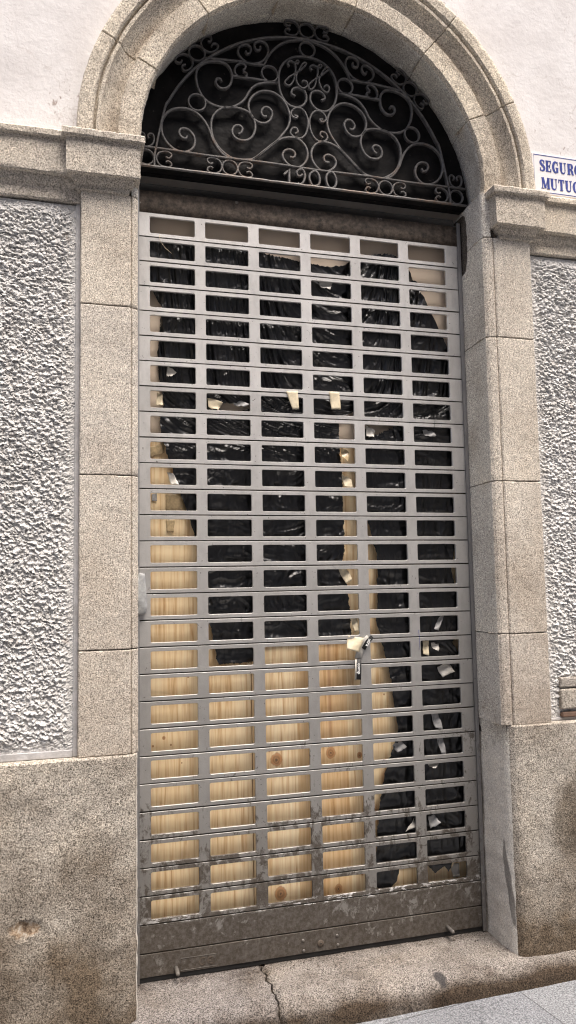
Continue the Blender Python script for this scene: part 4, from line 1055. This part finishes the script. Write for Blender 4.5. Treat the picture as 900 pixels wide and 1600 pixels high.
# ------------------------------------------------------------------ sign
sg = thing('wall_sign', (1.9, YW-.012, 3.17), 'white enamel wall plate with blue border and lettering, right of the arch', 'sign')
SX0, SZ0, SZ1 = 1.6535, 3.080, 3.262
mb = MB(); mb.box(SX0, SX0+.63, YW-.014, YW+.004, SZ0, SZ1); mb.build('plate', M['enamel'], sg, bevel=.002)
mb = MB(); e = .008; ribbon(mb, [(SX0+e, SZ0+e), (SX0+.63-e, SZ0+e), (SX0+.63-e, SZ1-e), (SX0+e, SZ1-e)], .0028, YW-.0148, YW-.013, True)
mb.build('border', M['blue'], sg)
def glyph(ch):
    S_, s_ = .22, .075     # thick, thin (of cap height)
    R = []
    def ln(a, b, w): R.append(([a, b], w))
    def serif(x, z, w=.34): R.append(([(x-w/2, z), (x+w/2, z)], .06))
    if ch == 'E':
        ln((.17,0),(.17,1),S_); ln((.0,.035),(.62,.035),s_); ln((.0,.965),(.60,.965),s_); ln((.2,.52),(.48,.52),s_); ln((.60,0),(.60,.27),s_); ln((.58,1),(.58,.74),s_); ln((.47,.38),(.47,.66),s_); return R, .72
    if ch == 'S':
        p = [(.52,.72),(.46,.90),(.30,.965),(.13,.90),(.10,.74),(.22,.60),(.42,.45),(.54,.28),(.46,.10),(.28,.035),(.10,.10),(.05,.28)]
        q = cr(p, 4); n = len(q); R.append((q, [.08+.15*math.sin(math.pi*i/(n-1))**2 for i in range(n)])); ln((.53,1),(.53,.68),.06); ln((.045,0),(.045,.32),.06); return R, .64
    if ch == 'G':
        q = arc(.42,.5,.31,.465,50,300,20); n = len(q); R.append((q, [.08+.15*math.sin(math.pi*i/(n-1)) for i in range(n)])); ln((.60,.04),(.60,.45),.19); ln((.42,.44),(.74,.44),.06); ln((.64,1),(.64,.68),.06); return R, .82
    if ch == 'O':
        q = arc(.40,.5,.30,.465,0,360,28)[:-1]; R.append((q+[q[0]], [.08+.15*abs(math.cos(2*math.pi*i/28)) for i in range(29)])); return R, .82
    if ch == 'U':
        ln((.18,1),(.18,.3),S_); q = [(.18,.3)]+arc(.42,.27,.24,.23,180,340,10); R.append((q, [.2]+[.16-.08*i/10 for i in range(11)])); ln((.66,1),(.66,.25),.08); serif(.18,.97,.38); serif(.66,.97,.30); return R, .88
    if ch == 'R':
        ln((.17,0),(.17,1),S_); serif(.17,.03,.38); ln((0,.965),(.4,.965),s_); ln((.2,.5),(.4,.5),s_); q = arc(.38,.733,.20,.232,90,-90,12); R.append((q, [.08+.14*math.sin(math.pi*i/12) for i in range(13)])); R.append(([(.42,.5),(.56,.3),(.62,.08),(.76,.03)], [.12,.2,.17,.07])); return R, .82
    if ch == 'M':
        ln((.12,0),(.12,1),.08); serif(.12,.03,.28); serif(.14,.97,.26); ln((.18,1),(.48,.05),.19); ln((.48,.05),(.80,1),.07); ln((.84,0),(.84,1),.21); serif(.84,.03,.36); serif(.86,.97,.32); return R, 1.04
    if ch == 'T':
        ln((.36,0),(.36,1),S_); serif(.36,.03,.38); ln((.02,.965),(.70,.965),s_); ln((.04,1),(.04,.70),.06); ln((.68,1),(.68,.70),.06); return R, .76
def word(txt, x, z, h, name):
    for ch in txt:
        R, adv = glyph(ch); mb = MB()
        for i_, (pts, w) in enumerate(R):
            P2 = [(x+p[0]*h*.82, z+p[1]*h) for p in pts]
            ww = [q*h for q in w] if isinstance(w, list) else w*h
            d = .0152+.00012*i_
            ribbon(mb, P2, ww, YW-d, YW-.0135)
        mb.build('letter', M['blue'], sg)
        x += adv*h*.82+h*.06
word('SEGUROS', 1.690, 3.183, .050, 's'); word('MUTUOS', 1.694, 3.104, .050, 'm')

# ------------------------------------------------------------------ doorstep, pavement
step = thing('doorstep', (.7, -.2, -.1), 'worn granite doorstep with a crack, in front of the shutter', 'doorstep')
def crackx(y): return .452 + .018*N3(Vector((y*26, 0, 0))) + .006*N3(Vector((y*90, 3, 0))) + (-.25-y)*-.02
sp = [(.09,.0),(-.18,-.001),(-.235,-.003),(-.262,-.008),(-.284,-.018),(-.300,-.034),(-.308,-.055),(-.312,-.09),(-.315,-.16)]
SPP = densify(sp, .011)
def stone(x0, x1, crackL, crackR):
    n = int((x1-x0)/.012); V = []; k = len(SPP)
    for j in range(n+1):
        for (y, z) in SPP:
            a = x0 + (crackx(y)+.0038-x0 if crackL else 0); b = x1 + (crackx(y)-.0038-x1 if crackR else 0)
            x = a+(b-a)*j/n
            edge = min(abs(x-a), abs(b-x)); ed = (.008+.008*max(0, N3(Vector((0, y*45, 7)))))*max(0, 1-edge/.008) if (crackL or crackR) and edge < .008 and ((crackL and x-a < .008) or (crackR and b-x < .008)) else 0
            h = .004*N3(Vector((x*4, y*6, 0)))+.0030*N3(Vector((x*16, y*16, 3)))+.0022*N3(Vector((x*48, y*48, z*48)))
            w = 1 if y < -.02 else .4
            V.append(Vector((x, y - h*.8*(1 if z < -.01 else 0) + ed*(1 if y < -.28 else 0), z + h*w - .003 - ed)))
    F = [(j*k+i, j*k+i+1, (j+1)*k+i+1, (j+1)*k+i) for j in range(n) for i in range(k-1)]
    for j in (0, n):
        b = len(V)
        for i in range(k): q = V[j*k+i].copy(); q.z = min(q.z, -.08); q.y = max(q.y, -.30); V.append(q)
        for i in range(k-1): F.append((j*k+i, j*k+i+1, b+i+1, b+i))
    fix_normals(link_mesh('step_stone', V, F, M['granite_step'], step, True))
stone(-.20, .452, False, True); stone(.452, 1.655, True, False)
mb = MB(); mb.box(-.19, 1.64, -.27, .09, -.15, -.035); mb.build('mortar_core', M['mortar'], step)
boxes('kerb_stone', M['granite_step'], step, [(1.665, 2.3, -.300, -.2, -.16, -.030), (-.9, -.21, -.30, -.2, -.16, -.02)], .008)

V = []; F = []; GX = [-40,-10,-3,-1,0,.5,1,1.5,2,3,5,12,40]; GY = [-30,-12,-6.6,-4,-2,-1,-.5,-.25,.0]
for y in GY:
    for x in GX: V.append((x, y, -.098 + .014*max(-3, min(4, x-.7)) - .006*max(-1, y+.3 if y > -1 else -.7)*0))
k = len(GX)
for j in range(len(GY)-1):
    for i in range(k-1): F.append((j*k+i, j*k+i+1, (j+1)*k+i+1, (j+1)*k+i))
o = link_mesh('pavement', V, F, M['pavement']); tag(o, kind='structure')

mb = MB(); rr = random.Random(4)
for i in range(70):
    x = rr.uniform(.0, 1.38); y = -.012 - abs(rr.gauss(0, .035)) if i < 55 else rr.uniform(-.27, -.03); r = rr.uniform(.0012, .0045)
    z = .0015 + .004*N3(Vector((x*4, y*6, 0))) + .003*N3(Vector((x*16, y*16, 3))) - .002
    V = [(x+r*a*rr.uniform(.6,1.4), y+r*b*rr.uniform(.6,1.4), z+r*c*.6) for a, b, c in ((1,0,0),(0,1,0),(-1,0,0),(0,-1,0),(0,0,1.2),(0,0,-1))]
    mb.add(V, [(0,1,4),(1,2,4),(2,3,4),(3,0,4),(1,0,5),(2,1,5),(3,2,5),(0,3,5)])
tag(mb.build('debris', M['beam']), kind='stuff')

# ------------------------------------------------------------------ unseen house across the narrow street, added to block low sky and bounce light
op = thing('added_opposite_house', (.7, -6.2, -.1), 'ochre rendered house across the street, unseen behind the viewer, added to shape the light', 'house')
mb = MB(); mb.box(-12, 14, -9, -6.2, -.2, 9.0); mb.build('wall', M['wallfar'], op)
for x in (-5.2, -2.6, 0, 2.6, 5.2):
    for z in (.3, 3.6):
        mb = MB(); mb.box(x-.5, x+.5, -6.22, -6.18, z, z+1.9); mb.build('window', M['glass'], op)
# ------------------------------------------------------------------ camera, light
cam = bpy.data.cameras.new('camera'); co = bpy.data.objects.new('camera', cam); COL.objects.link(co)
cam.sensor_fit = 'VERTICAL'; cam.sensor_height = 24; cam.sensor_width = 24; cam.lens = 24*1226.69/1600
cam.clip_start = .05; cam.clip_end = 300
R = [[0.96174534, -0.01755152, -0.27338221], [-0.00744936, 0.99590082, -0.09014472], [0.27384375, 0.08873279, 0.95767223]]
C = [-0.272338, -3.018155, 1.434464]
r_ = Vector((R[0][0], R[0][2], R[0][1])); u_ = Vector((R[1][0], R[1][2], R[1][1])); f_ = Vector((R[2][0], R[2][2], R[2][1]))
m4 = Matrix.Identity(4)
for i in range(3): m4[i][0], m4[i][1], m4[i][2], m4[i][3] = r_[i], u_[i], -f_[i], C[i]
co.matrix_world = m4; sc.camera = co

w = bpy.data.worlds.new('World'); sc.world = w; w.use_nodes = True; nt = w.node_tree
bg = nt.nodes['Background']; sky = nt.nodes.new('ShaderNodeTexSky'); sky.sky_type = 'NISHITA'; sky.sun_disc = False
EL, AZ = 68, 156      # degrees; azimuth clockwise from +y
sky.sun_elevation = rad(EL); sky.sun_rotation = rad(AZ); sky.air_density = .8; sky.dust_density = 6.0
nt.links.new(sky.outputs[0], bg.inputs[0]); bg.inputs[1].default_value = .15
sl = bpy.data.lights.new('sun', 'SUN'); sl.energy = 2.4; sl.angle = rad(36); sl.color = (1.0, .945, .88)
so = bpy.data.objects.new('sun', sl); COL.objects.link(so)
d = Vector((math.sin(rad(AZ))*math.cos(rad(EL)), math.cos(rad(AZ))*math.cos(rad(EL)), math.sin(rad(EL))))
so.rotation_euler = (-d).to_track_quat('-Z', 'Y').to_euler(); so.location = (2, -3, 8)
sc.view_settings.view_transform = 'Standard'; sc.view_settings.look = 'None'; sc.view_settings.gamma = 1
sc.view_settings.exposure = 1.02
sc.render.engine = 'CYCLES'; sc.cycles.max_bounces = 6; sc.cycles.use_denoising = True; sc.cycles.pixel_filter_type = 'BLACKMAN_HARRIS'; sc.cycles.filter_width = 1.15
